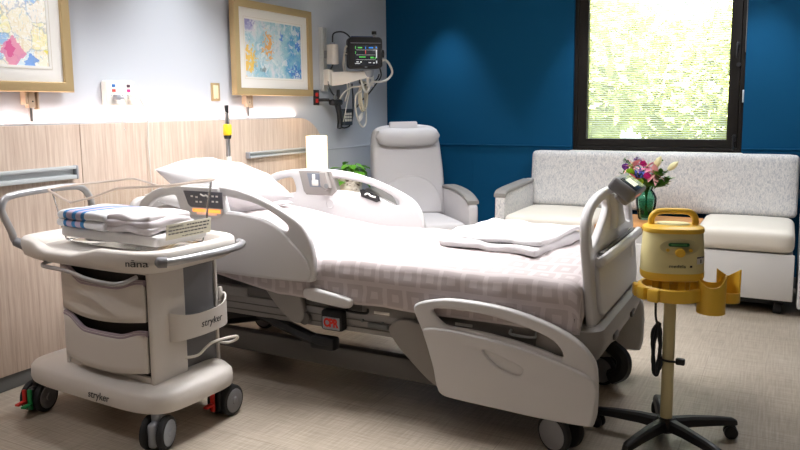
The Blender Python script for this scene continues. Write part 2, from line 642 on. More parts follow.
M_vase = clear_mat('teal_glass', '#cdeee3', .22, .04)
M_txt = mat('dark_lettering', '#3c3a3c', .6)
M_red = mat('red_plastic', '#c8281f', .45)
M_green = mat('green_plastic', '#1f8a4c', .45)

# ------------------------------------------------------------------ the room
YB = 5.762
M_far = mat('wall_paint_taupe', '#8d857c', .8)
CEIL = 2.5
struct(MB().box((3, 2.3, -.05), (6.4, 7.2, .1)).done('floor', M_floor))
struct(MB().box((3, 2.3, CEIL + .05), (6.4, 7.2, .1)).done('ceiling', M_ceil))
struct(MB().box((-.06, 2.3, 1.25), (.12, 7.2, 2.5)).done('wall_left', M_wall))
struct(MB().box((6.06, 2.3, 1.25), (.12, 7.2, 2.5)).done('wall_right', M_far))
struct(MB().box((3, -1.26, 1.25), (6.2, .12, 2.5)).done('wall_front', M_far))
WX0, WX1, WZ0, WZ1 = 1.69, 2.92, .955, 2.32
wb = struct(MB().plate([[(0, 0), (6, 0), (6, 2.5), (0, 2.5)], [(WX0, WZ0), (WX1, WZ0), (WX1, WZ1), (WX0, WZ1)]], .14, 0, XZ(YB + .07)).done('wall_back', M_blue))
# blue wainscot with a thin ledge
b = MB()
b.box((WX0 / 2, YB - .006, .49), (WX0, .012, .98)).box((WX0 / 2, YB - .008, .985), (WX0, .034, .009), .002)
b.box(((WX1 + 6) / 2, YB - .006, .49), (6 - WX1, .012, .98)).box(((WX1 + 6) / 2, YB - .008, .985), (6 - WX1, .034, .009), .002)
b.box(((WX0 + WX1) / 2, YB - .006, .465), (WX1 - WX0, .012, .93))
struct(b.done('trim_1', M_blue))
b = MB()
for sx in (.84,):
    b.box((sx, YB - .0125, .48), (.004, .002, .96))
struct(b.done('trim_2', M_blue))
b = MB()
b.box((.006, 5.23, .49), (.012, 1.06, .98)).box((.008, 5.23, .985), (.016, 1.06, .009), .002)
struct(b.done('trim_3', M_wall))
# wood headwall panel with the big rounded end
arc = [(4.36 + .34 * math.sin(R(a)), 1.238 - .34 + .34 * math.cos(R(a))) for a in range(0, 91, 6)]
out = [(2.487, .075), (4.70, .075)] + arc[::-1] + [(2.487, 1.238)]
b = MB().plate([out], .04, .0015, YZ(.021))
b.plate([[(-1.2, .075), (2.483, .075), (2.483, 1.238), (-1.2, 1.238)]], .04, .0015, YZ(.021))
struct(b.done('trim_4', M_panel))
struct(MB().box((.015, 1.75, .037), (.03, 5.9, .074), .003).done('baseboard_left', M_base))
struct(MB().box((3, YB - .02, .04), (5.9, .016, .08), .003).done('baseboard_back', M_base))
# lighter vinyl inlay with a rounded corner in the walking lane
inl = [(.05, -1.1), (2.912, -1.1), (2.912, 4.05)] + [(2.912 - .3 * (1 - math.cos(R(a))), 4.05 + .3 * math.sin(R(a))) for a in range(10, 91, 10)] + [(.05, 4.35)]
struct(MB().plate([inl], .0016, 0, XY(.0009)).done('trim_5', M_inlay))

# window ---------------------------------------------------------------
w = bpy.data.objects.new('window_1', None)
COL.objects.link(w)
w.location = ((WX0 + WX1) / 2, YB + .05, WZ0)
struct(w)
ORG[w.name] = Matrix.Translation(w.location).inverted()
fw = .105
b = MB().plate([[(WX0, WZ0), (WX1, WZ0), (WX1, WZ1), (WX0, WZ1)], [(WX0 + .03, WZ0 + .03), (WX1 - .03, WZ0 + .03), (WX1 - .03, WZ1 - .03), (WX0 + .03, WZ1 - .03)]], .08, .003, XZ(YB + .065))
b.plate([[(WX0 + .032, WZ0 + .032), (WX1 - .032, WZ0 + .032), (WX1 - .032, WZ1 - .032), (WX0 + .032, WZ1 - .032)], [(WX0 + fw, WZ0 + .09), (WX1 - fw, WZ0 + .09), (WX1 - fw, WZ1 - fw), (WX0 + fw, WZ1 - fw)]], .07, .006, XZ(YB + .062))
b.done('window_frame', M_window, w)
gx0, gx1, gz0, gz1 = WX0 + fw - .01, WX1 - fw + .01, WZ0 + .08, WZ1 - fw + .01
b = MB().box(((gx0 + gx1) / 2, YB + .05, (gz0 + gz1) / 2), (gx1 - gx0, .004, gz1 - gz0))
b.done('glass_pane', M_glass, w)
b = MB()
z = gz0 + .012
k = 0
while z < gz1:
    b.box(((gx0 + gx1) / 2, YB + .078, z), (gx1 - gx0 - .03, .0165, .0012), m=Matrix.Translation((0, YB + .078, z)) @ Matrix.Rotation(R(-32), 4, 'X') @ Matrix.Translation((0, -YB - .078, -z)))
    z += .0165
b.done('blind_slats', M_slat, w)
b = MB()
for x in (gx0 + .16, gx1 - .16):
    b.cyl((x, YB + .068, gz0), (x, YB + .068, gz1), .0012, seg=6)
b.done('blind_cord', M_slat, w)
for zz in (1.06, 1.72):
    b = MB().box((WX1 - .052, YB + .016, zz), (.022, .014, .05), .004)
    b.cyl((WX1 - .052, YB + .018, zz + .012), (WX1 - .052, YB - .012, zz + .012), .009, seg=14)
    b.box((WX1 - .058, YB - .014, zz - .035), (.014, .012, .11), .005)
    b.done('window_handle', M_black, w)
MB().cyl((WX1 - .045, YB + .024, 1.585), (WX1 - .045, YB + .012, 1.585), .016, seg=20).done('window_lock', M_black, w)
MB().box((WX1 - .006, YB + .012, 1.36), (.012, .02, .09), .003).done('window_latch', M_alu, w)
MB().box((WX1 - .004, YB + .002, 1.98), (.005, .012, .62), .001).done('window_seal', M_base, w)
MB().box(((WX0 + WX1) / 2, YB - .01, .947), (WX1 - WX0 + .02, .09, .016), .004).done('window_sill', M_ivory, w)

# trees outside
M_tree = mat('sunlit_foliage', '#dcdc9a', .7, var=.25, vscale=5)
M_bark = mat('bark', '#6d5a48', .9)
for i, (x, y, rr) in enumerate(((.78, 9.2, 1.02), (2.88, 9.2, 1.02), (1.83, 11.4, 1.12), (-.35, 13.8, 1.75), (3.4, 13.8, 1.75))):
    t = thing('tree', 'sunlit yellow-green tree seen through the slats of the window blind', 'tree', (x, y, -.1), 0, 'trees beyond the window')
    MB().cyl((x, y, -.1), (x, y, 1.6), .11, .06, 12).done('trunk', M_bark, t)
    b = MB()
    rng = random.Random(i)
    for k in range(5200 if i < 3 else 7500):
        d = Vector((rng.gauss(0, 1), rng.gauss(0, 1), rng.gauss(0, 1))).normalized() * (rr * rng.uniform(.6, 1) * (1 + .25 * noise.noise(Vector((k * .05, i, 0))) - .15))
        c = Vector((x, y, 1.6 if i < 3 else 2.0)) + Vector((d.x, d.y, d.z * .95))
        a = Vector((rng.gauss(0, 1), rng.gauss(0, 1), rng.gauss(0, 1))).normalized()
        u = a.orthogonal().normalized()
        s_ = rng.uniform(.06, .11) * (1 if i < 3 else 1.5)
        v = [b.bm.verts.new(c + a * s_), b.bm.verts.new(c + u * s_ * .5), b.bm.verts.new(c - a * s_), b.bm.verts.new(c - u * s_ * .5)]
        b.bm.faces.new(v)
    b.done('crown', M_tree, t, recalc=False)
struct(MB().box((1.5, 10.5, -.12), (16, 9, .04)).done('ground_outside', mat('lawn', '#6f7d45', .9, var=.2)))

# ------------------------------------------------------------------ headwall fittings
def picture(y0, y1, art_m, by, label):
    z0, z1 = 1.397, 2.012
    t = thing('framed_picture', label, 'picture', (.04, (y0 + y1) / 2, z0))
    f = .048
    b = MB().plate([[(y0, z0), (y1, z0), (y1, z1), (y0, z1)], [(y0 + f, z0 + f), (y1 - f, z0 + f), (y1 - f, z1 - f), (y0 + f, z1 - f)]], .045, .005, YZ(.05))
    b.done('frame', M_gold, t)
    MB().box((.038, (y0 + y1) / 2, (z0 + z1) / 2), (.012, y1 - y0 - .06, z1 - z0 - .06)).done('backing_board', M_bracket, t)
    a0, a1, c0, c1 = y0 + .118, y1 - .118, z0 + .122, z1 - .118
    MB().plate([[(y0 + f - .004, z0 + f - .004), (y1 - f + .004, z0 + f - .004), (y1 - f + .004, z1 - f + .004), (y0 + f - .004, z1 - f + .004)], [(a0, c0), (a1, c0), (a1, c1), (a0, c1)]], .006, .001, YZ(.052)).done('picture_mat', M_mat, t)
    g = .014
    MB().plate([[(a0 - g, c0 - g), (a1 + g, c0 - g), (a1 + g, c1 + g), (a0 - g, c1 + g)], [(a0 - g + .002, c0 - g + .002), (a1 + g - .002, c0 - g + .002), (a1 + g - .002, c1 + g - .002), (a0 - g + .002, c1 + g - .002)]], .001, 0, YZ(.0563)).done('mat_bevel', M_matline, t)
    MB().box((.047, (a0 + a1) / 2, (c0 + c1) / 2), (.004, a1 - a0 + .004, c1 - c0 + .004)).done('painting', art_m, t)
    b = MB().box((.02, by, z0 - .032), (.03, .036, .086), .003)
    b.box((.024, by - .033, z0 - .024), (.04, .012, .07), .002).box((.024, by + .031, z0 - .036), (.03, .01, .094), .002)
    br = b.done('slide_bracket', M_bracket, t)
    MB().cyl((.02, by, z0 - .07), (.02, by, z0 - .142), .009, seg=12).done('slide_rod', M_steel, br)
    MB().cyl((.035, by + .004, z0 - .045), (.0365, by + .004, z0 - .045), .004, seg=12).done('screw', M_black, br)

picture(1.592, 2.447, M_art1, 2.236, 'gold-framed abstract patchwork painting in cream, pink and pale blue')
picture(3.655, 4.511, M_art2, 3.816, 'gold-framed abstract painting in blue and white with orange and yellow blots')

def eq_rail(y0, y1, z0, z1, label):
    t = thing('equipment_rail', label, 'rail', (.041, (y0 + y1) / 2, z0))
    h = z1 - z0
    b = MB().box((.046, (y0 + y1) / 2, (z0 + z1) / 2), (.01, y1 - y0, h))
    b.box((.06, (y0 + y1) / 2, z1 - h * .12), (.03, y1 - y0, h * .24), .002)
    b.box((.06, (y0 + y1) / 2, z0 + h * .16), (.03, y1 - y0, h * .32), .002)
    b.done('channel', M_alu, t)
    e = y1 if y0 < 0 else y0
    MB().box((.06, e, (z0 + z1) / 2), (.036, .014, h + .004), .006, 3).done('end_cap', M_hub, t)

eq_rail(-1.1, 2.43, .968, 1.033, 'long aluminium equipment rail on the wood panel, behind the bassinet')
eq_rail(3.755, 4.52, .982, 1.022, 'short aluminium equipment rail on the wood panel, behind the lit lamp')

# power outlet with plugs
t = thing('wall_outlet', 'white multi-socket wall outlet with blue, red and magenta sockets', 'outlet', (0, 2.755, 1.33))
MB().box((.022, 2.755, 1.396), (.044, .19, .136), .012, 3).done('cover_plate', M_ivory, t)
for (y, z, c) in ((2.708, 1.437, '#2f6fb8'), (2.708, 1.411, '#d8453b'), (2.806, 1.437, '#5c4350'), (2.806, 1.411, '#d42f86')):
    MB().box((.045, y, z), (.006, .021, .015), .002).done('coloured_socket', mat('socket_' + c[1:], c, .5), t)
for y in (2.69, 2.728, 2.765, 2.80, 2.835):
    MB().box((.0445, y, 1.386), (.003, .006, .006), .001).done('socket_slot', M_hub, t)
for (y, pts, lab) in ((2.712, [(.085, 2.735, 1.372), (.08, 2.757, 1.34), (.07, 2.764, 1.29), (.03, 2.764, 1.24), (.045, 2.766, 1.2)], 'white plug and short cord in the blue and red side of the outlet'),
                      (2.812, [(.085, 2.845, 1.372), (.075, 2.872, 1.34), (.07, 2.895, 1.295), (.06, 2.912, 1.24), (.055, 2.915, 1.1), (.055, 2.922, .9), (.055, 2.928, .7), (.055, 2.9, .5)], 'white plug with a long cord hanging down the wood panel')):
    t = thing('power_plug', lab, 'plug', (.045, y, 1.36))
    MB().box((.062, y, 1.375), (.034, .03, .028), .007, 3).cyl((.075, y + .005, 1.373), (.086, y + .026, 1.371), .008, .004, 12).done('plug_body', M_hub if y < 2.8 else M_ivory, t)
    MB().tube(pts, .0032, 8).done('cord', M_cable_w, t)

t = thing('wall_plate', 'small brass-edged wall plate above the wood panel', 'wall plate', (0, 3.53, 1.36))
MB().box((.004, 3.53, 1.416), (.008, .076, .112), .002).done('plate', M_gold, t)
MB().box((.0085, 3.53, 1.416), (.003, .044, .084), .001).done('insert', mat('plate_insert', '#eadfb8', .5), t)
for z in (1.374, 1.458):
    MB().cyl((.008, 3.53, z), (.0105, 3.53, z), .004, seg=10).done('screw', M_steel, t)

# monitor station ----------------------------------------------------------
t = thing('monitor_arm', 'ivory monitor arm on a vertical wall channel', 'wall arm', (0, 4.75, 1.44))
b = MB().box((.006, 4.742, 1.682), (.012, .085, .485), .002).box((.02, 4.715, 1.682), (.02, .014, .485), .002).box((.02, 4.769, 1.682), (.02, .014, .485), .002)
b.done('wall_channel', M_alu, t)
MB().box((.05, 4.745, 1.545), (.06, .07, .12), .01, 3).done('arm_mount', M_ivory, t)
A, B_ = Vector((.07, 4.76, 1.53)), Vector((.30, 4.93, 1.55))
dv = (B_ - A).normalized()
side = Vector((-dv.y, dv.x, 0)).normalized()
upv = dv.cross(side) * -1
rings = []
for tt, hh in ((0, .052), (.3, .05), (.7, .034), (1, .026)):
    c = A.lerp(B_, tt) + Vector((0, 0, (.052 - hh) * .6))
    rings.append([c + side * .03 * sx + Vector((0, 0, 1)) * hh * sz for sx, sz in ((1, .8), (.8, 1), (-.8, 1), (-1, .8), (-1, -.8), (-.8, -1), (.8, -1), (1, -.8))])
MB().loft(rings).done('arm', M_ivory, t)
MB().cyl((.3, 4.93, 1.545), (.3, 4.93, 1.6), .032, .05, 20).done('tilt_head', M_hub, t)

MA = R(43)
mc = (.30, 4.875, 1.6)
t = thing('patient_monitor', 'black patient monitor with coloured readings on its screen', 'monitor', mc, MA, world=False)
# local: x across the screen, -y toward the viewer, z up
prof = rrect(0, .125, .132, .118, .03)
MB().plate([prof], .11, .012, XZ(0)).done('housing', M_black, t)
MB().box((-.02, 0, .246), (.17, .05, .012), .005).done('top_grip', mat('monitor_blue_grip', '#2f4a78', .5), t)
MB().cyl((.082, .01, .24), (.082, .01, .268), .011, seg=14).done('knob_stem', M_hub, t)
MB().cyl((.082, .01, .268), (.082, .01, .292), .019, seg=18).done('knob', M_black, t)
MB().cyl((.13, -.01, .12), (.15, -.01, .12), .03, seg=20).done('side_dial', M_black, t)
MB().box((0, -.0575, .197), (.235, .003, .0035)).done('bezel_strip', M_hub, t)
sc = MB().box((.002, -.0568, .105), (.184, .004, .15), .002).done('screen', mat('monitor_screen', '#24262b', .25, emit='#2a2d34', es=.35), t)
def px_mat(n, c):
    return mat(n, c, .5, emit=c, es=.6)
G_, BL_, RD_, WH_, CY_ = px_mat('readout_green', '#4fc04f'), px_mat('readout_blue', '#2f86e0'), px_mat('readout_red', '#d65050'), px_mat('readout_white', '#c8ccd0'), px_mat('readout_cyan', '#a5d8e8')
for nm, mm, rs in (('green_reading', G_, [(-.045, .162, .034, .009), (-.08, .162, .005, .02), (-.028, .092, .05, .008), (.048, .088, .026, .012), (.073, .085, .008, .012), (-.08, .125, .004, .02)]),
                   ('blue_reading', BL_, [(.04, .162, .034, .01), (-.002, .16, .006, .018), (.083, .165, .008, .012)]),
                   ('red_reading', RD_, [(-.002, .13, .005, .026)]),
                   ('pale_reading', WH_, [(-.066, .055, .018, .006), (-.04, .055, .012, .01), (-.066, .043, .04, .004), (.03, .05, .02, .006), (.062, .048, .014, .008), (.083, .115, .008, .06), (.083, .055, .01, .02), (0, .145, .15, .0015), (0, .108, .15, .0015), (0, .072, .15, .0015)])):
    for x, z, sx, sz in rs:
        MB().box((x, -.0592, z), (sx, .001, sz)).done(nm, mm, sc)
MB().box((0, -.0575, .016), (.02, .002, .008), .001).done('front_badge', M_hub, t)

t = thing('power_supply', 'white cylindrical module clipped to the wall channel', 'module', (.02, 4.76, 1.645))
MB().plate([rrect(0, 0, .042, .035, .024)], .15, .008, Matrix.Translation((.075, 4.775, 1.72))).done('body', M_ivory, t)
MB().cyl((.075, 4.775, 1.79), (.075, 4.775, 1.81), .02, seg=16).done('cap', M_hub, t)
MB().box((.03, 4.765, 1.72), (.03, .04, .06), .004).done('clip', M_hub, t)

t = thing('red_socket_plate', 'small black wall plate with two red sockets', 'wall plate', (0, 4.64, 1.333))
MB().box((.006, 4.638, 1.39), (.012, .066, .116), .003).done('plate', M_black, t)
for z in (1.365, 1.412):
    MB().box((.014, 4.638, z), (.01, .032, .03), .005, 3).done('red_socket', M_red, t)

t = thing('suction_regulator', 'black regulator with a downward grip beside the red sockets', 'regulator', (.02, 4.7, 1.16))
MB().cyl((.012, 4.655, 1.372), (.07, 4.72, 1.37), .012, seg=12).done('inlet', M_black, t)
b = MB().pad((0, 0, 0), (.05, .15, .05), .02, cuts=5, m=Matrix.Translation((.085, 4.79, 1.352)))
b.cyl((.085, 4.815, 1.36), (.085, 4.83, 1.45), .016, .012, 12)
b.done('body', M_black, t)
MB().cyl((.10, 4.75, 1.39), (.112, 4.75, 1.39), .018, seg=16).done('knob', M_steel, t)
b = MB().tube([(.085, 4.81, 1.34), (.09, 4.83, 1.27), (.09, 4.835, 1.2), (.09, 4.82, 1.15)], lambda q: .024 - .006 * q, 10)
b.done('grip', M_black, t)

t = thing('handset', 'grey handset with a pale button pad hanging on cables under the monitor', 'handset', (.05, 4.99, 1.165))
MB().plate([rrect(4.99, 1.235, .068, .066, .01)], .03, .004, YZ(.055)).done('body', mat('handset_grey', '#3d4650', .5), t)
b = MB()
for i in range(3):
    for j in range(3):
        b.box((.0725, 4.955 + .035 * i, 1.21 + .025 * j), (.004, .029, .02), .002)
b.done('button_pad', M_cable_w, t)

def cable(label, pts, r=.006, m=None, closed=False, group=None):
    o = MB().tube(pts, r, 8, closed, 6).done('hanging_cable', m or M_cable_w)
    return tag(o, label, 'cable', group)

cable('black cable looping from the white module over the wall channel', [(.075, 4.775, 1.81), (.08, 4.79, 1.88), (.11, 4.88, 1.895), (.14, 4.935, 1.85), (.13, 4.93, 1.78), (.11, 4.9, 1.72)], .006, M_cable_b)
cable('black cable running down the wall channel to the regulator', [(.075, 4.775, 1.64), (.07, 4.735, 1.58), (.07, 4.715, 1.5), (.08, 4.74, 1.43), (.085, 4.80, 1.39)], .006, M_cable_b)
cable('white cable from the monitor side dropping to the regulator', [(.23, 4.79, 1.77), (.19, 4.79, 1.775), (.15, 4.83, 1.74), (.13, 4.84, 1.64), (.12, 4.9, 1.52), (.11, 4.93, 1.44), (.1, 4.9, 1.36)], .007)
cable('thin white cable hanging straight beside the white module', [(.2, 4.79, 1.72), (.16, 4.81, 1.71), (.14, 4.86, 1.6), (.13, 4.93, 1.48), (.12, 4.9, 1.35), (.1, 4.87, 1.2)], .004)
cable('white hose curling out to the side of the monitor and back', [(.36, 5.0, 1.66), (.38, 5.06, 1.68), (.38, 5.14, 1.64), (.38, 5.17, 1.58), (.36, 5.11, 1.525), (.33, 5.02, 1.51), (.3, 4.98, 1.51), (.28, 4.98, 1.47), (.27, 4.95, 1.43), (.26, 4.92, 1.46), (.25, 4.9, 1.53)], .009)
cable('black cable swinging from the monitor down behind the coil', [(.36, 5.0, 1.63), (.33, 5.08, 1.56), (.28, 5.09, 1.5), (.2, 5.1, 1.42), (.15, 5.06, 1.36), (.12, 5.04, 1.31)], .006, M_cable_b)
cable('black cable sagging from the regulator to the handset', [(.09, 4.833, 1.2), (.07, 4.86, 1.17), (.06, 4.91, 1.155), (.055, 4.97, 1.15), (.055, 5.04, 1.17), (.07, 5.06, 1.25), (.1, 5.02, 1.38), (.13, 4.96, 1.5)], .006, M_cable_b)
cable('short black cable across the front of the ivory arm', [(.26, 4.87, 1.54), (.24, 4.9, 1.5), (.25, 5.0, 1.49), (.3, 5.06, 1.53), (.33, 5.05, 1.57)], .006, M_cable_b)
coil = []
for k in range(6 * 12 + 1):
    a = 2 * PI * k / 12
    coil.append((.22 + .012 * math.sin(a * .37), 4.985 + (.05 + .008 * math.sin(k * .5)) * math.cos(a), 1.395 + (.105 + .012 * math.cos(k * .31)) * math.sin(a)))
cable('bundled coil of ivory cable hanging below the ivory arm', coil, .0065, mat('ivory_cable', '#d3cbb6', .5))
cable('white cable with a plug end hanging lowest below the coil', [(.24, 4.92, 1.44), (.21, 4.89, 1.4), (.18, 4.93, 1.3), (.17, 4.99, 1.2), (.17, 5.05, 1.155), (.18, 5.085, 1.19), (.19, 5.07, 1.3), (.2, 5.03, 1.42)], .007)
cable('white lead draped from the ivory arm to the regulator', [(.26, 4.95, 1.5), (.22, 4.93, 1.475), (.17, 4.9, 1.47), (.12, 4.86, 1.43), (.1, 4.82, 1.38)], .006)
o = MB().lathe([(0, 0), (.01, .0), (.017, .02), (.019, .045), (.011, .075), (.007, .085)], Matrix.Translation((.172, 4.985, 1.2)) @ Matrix.Rotation(R(-40), 4, 'X'), 14).done('cable_connector', M_ivory)
tag(o, 'ivory plug on the lowest white cable below the coil', 'connector')
t = thing('cable_clip', 'white squared clip holding the hose under the monitor', 'clip', (.27, 4.98, 1.5))
MB().plate([[(4.95, 1.475), (5.035, 1.475), (5.035, 1.56), (4.95, 1.56)], [(4.966, 1.475 + .01), (5.019, 1.485), (5.019, 1.532), (4.966, 1.532)]], .02, .003, YZ(.28)).done('bracket', M_ivory, t)

# ------------------------------------------------------------------ hospital bed
bed = thing('hospital_bed', 'hospital bed with raised grey-white side rails, patterned blanket and a foot panel with a console', 'hospital bed', (1.4, 3.03, 0))
YN, YF, YC = 2.56, 3.50, 3.03
def zt(x):
    return .655 + max(0, 1.2 - x) * .15 - .0 * x
# lower base
b = MB()
for y in (2.70, 3.36):
    b.box((1.45, y, .175), (2.0, .06, .1), .012)
for x in (.5, 2.3):
    b.box((x, 3.03, .175), (.1, .7, .09), .012)
b.done('base_frame', M_dframe, bed)
# upper frame
b = MB()
for y in (2.635, 3.425):
    b.box((1.4, y, .372), (2.1, .03, .092), .006)
    b.box((1.4, y + (.012 if y > 3 else -.012) * -1, .372), (2.1, .03, .03), .004)
for x in (.4, 1.1, 1.75, 2.4):
    b.box((x, 3.03, .372), (.07, .78, .07), .006)
b.done('upper_frame', M_frame, bed)
b = MB()
b.box((1.42, 2.616, .385), (1.95, .004, .003)).box((1.42, 2.616, .352), (1.95, .004, .003))
b.done('frame_groove', M_dframe, bed)
b = MB()
for x in (1.62, 1.72, 1.8):
    b.cyl((x, 2.62, .385), (x, 2.612, .385), .007, seg=10)
b.box((1.70, 2.612, .372), (.1, .012, .022), .003)
b.done('frame_fitting', M_base, bed)
# scissor lift arms and foot pedals underneath
for x0, x1, y in ((.55, 1.25, 2.8), (2.25, 1.55, 2.8), (.55, 1.25, 3.26), (2.25, 1.55, 3.26)):
    MB().tube([(x0, y, .2), (x1, y, .35)], .035, 8, sm=0).done('lift_arm', M_black, bed)
b = MB().tube([(1.02, 2.66, .33), (1.2, 2.63, .3), (1.38, 2.60, .27), (1.47, 2.6, .262)], .032, 8, ey=.8)
b.box((1.43, 2.6, .265), (.13, .06, .06), .015)
b.done('foot_pedal', M_black, bed)
# sleeping deck
MB().box((1.42, 3.03, .445), (2.2, .82, .05), .008).done('sleep_deck', M_dframe, bed)
for x0, x1 in ((.3, .98), (1.62, 1.88), (1.95, 2.5)):
    MB().box(((x0 + x1) / 2, 2.622, .438), (x1 - x0, .02, .045), .004).done('deck_side', M_frame, bed)
for x in (1.72, 2.1):
    MB().box((x, 2.612, .432), (.075, .008, .012), .001).done('deck_latch', M_ivory, bed)
for x in (1.60, 2.35):
    MB().tube([(x - .05, 2.615, .44), (x - .045, 2.6, .425), (x + .045, 2.6, .425), (x + .05, 2.615, .44)], .006, 8).done('strap_loop', M_black if x < 2 else M_alu, bed)
# mattress
def mat_sec(x, g=0.0):
    z1 = zt(x)
    return [(x, y, z) for y, z in ((2.6 + g, z1 - .17), (2.6 + g, z1 - .05), (2.612 + g, z1 - .02), (2.64 + g, z1), (YC, z1 + .012), (3.42 - g, z1), (3.448 - g, z1 - .02), (3.46 - g, z1 - .05), (3.46 - g, z1 - .17))]
b = MB()
b.loft([mat_sec(x, .012) for x in (.28, .5, .8, 1.1, 1.2, 1.3, 1.6, 2.0, 2.4, 2.525)])
b.done('mattress', M_sheet, bed)
# blanket: profile across the bed swept along it
prof = []
for q in range(7):
    prof.append((2.585, -.19 + q * .022))
for a in range(0, 91, 15):
    prof.append((2.585 + .055 * (1 - math.cos(R(a))), -.055 + .055 * math.sin(R(a)) + .004))
for q in range(1, 24):
    t_ = q / 24
    prof.append((2.64 + t_ * .78, .004 + .022 * math.sin(PI * t_)))
for a in range(90, -1, -15):
    prof.append((3.475 - .055 * (1 - math.cos(R(a))), -.055 + .055 * math.sin(R(a)) + .004))
for q in range(1, 6):
    prof.append((3.475, -.055 - q * .025))
arc_ = [0]
for a, c in zip(prof[:-1], prof[1:]):
    arc_.append(arc_[-1] + math.hypot(c[0] - a[0], c[1] - a[1]))
NX = 120
xs = [.62 + (2.525 - .62) * i / NX for i in range(NX + 1)]
lens = list(xs)
down = [0] * (NX + 1)
for a in (20, 45, 70, 90):
    xs.append(2.525 + .045 * math.sin(R(a)))
    down.append(.045 * (1 - math.cos(R(a))))
    lens.append(lens[NX] + .045 * R(a))
for q in range(1, 5):
    xs.append(2.572)
    down.append(.045 + .022 * q)
    lens.append(lens[-1] + .03)
def bl(i, j):
    x = xs[i]
    y, dz = prof[j]
    z = zt(x) + dz
    lo = zt(x) - .19
    z = max(lo, z - down[i]) if j > 3 else max(lo, z - down[i] * .3)
    n = noise.noise(Vector((x * 4, y * 5, dz * 5)))
    n2 = noise.noise(Vector((x * 13, y * 9 + 3, dz * 9)))
    if 7 <= j <= len(prof) - 8:
        z += n * .010 + n2 * .003
    else:
        sgn = -1 if j < 12 else 1
        y += sgn * (abs(n) * .018 + n2 * .004) * 1.0
        if j < 4:
            z += noise.noise(Vector((x * 3.2, 9, 0))) * .008 * (4 - j) / 4
    x += noise.noise(Vector((y * 7, z * 7, 2))) * .006
    return (x, y, z)
b = MB()
NI, NJ = len(xs) - 1, len(prof) - 1
b.grid(lambda u, v: bl(round(u * NI), round(v * NJ)), NI, NJ, lambda u, v: (lens[round(u * NI)], arc_[round(v * NJ)]))
o = b.done('blanket', M_blanket, bed, ang=80, solid=.006)
plab(o, 'pale mauve blanket woven with rows of nested squares')
# bunched hem at the foot corner

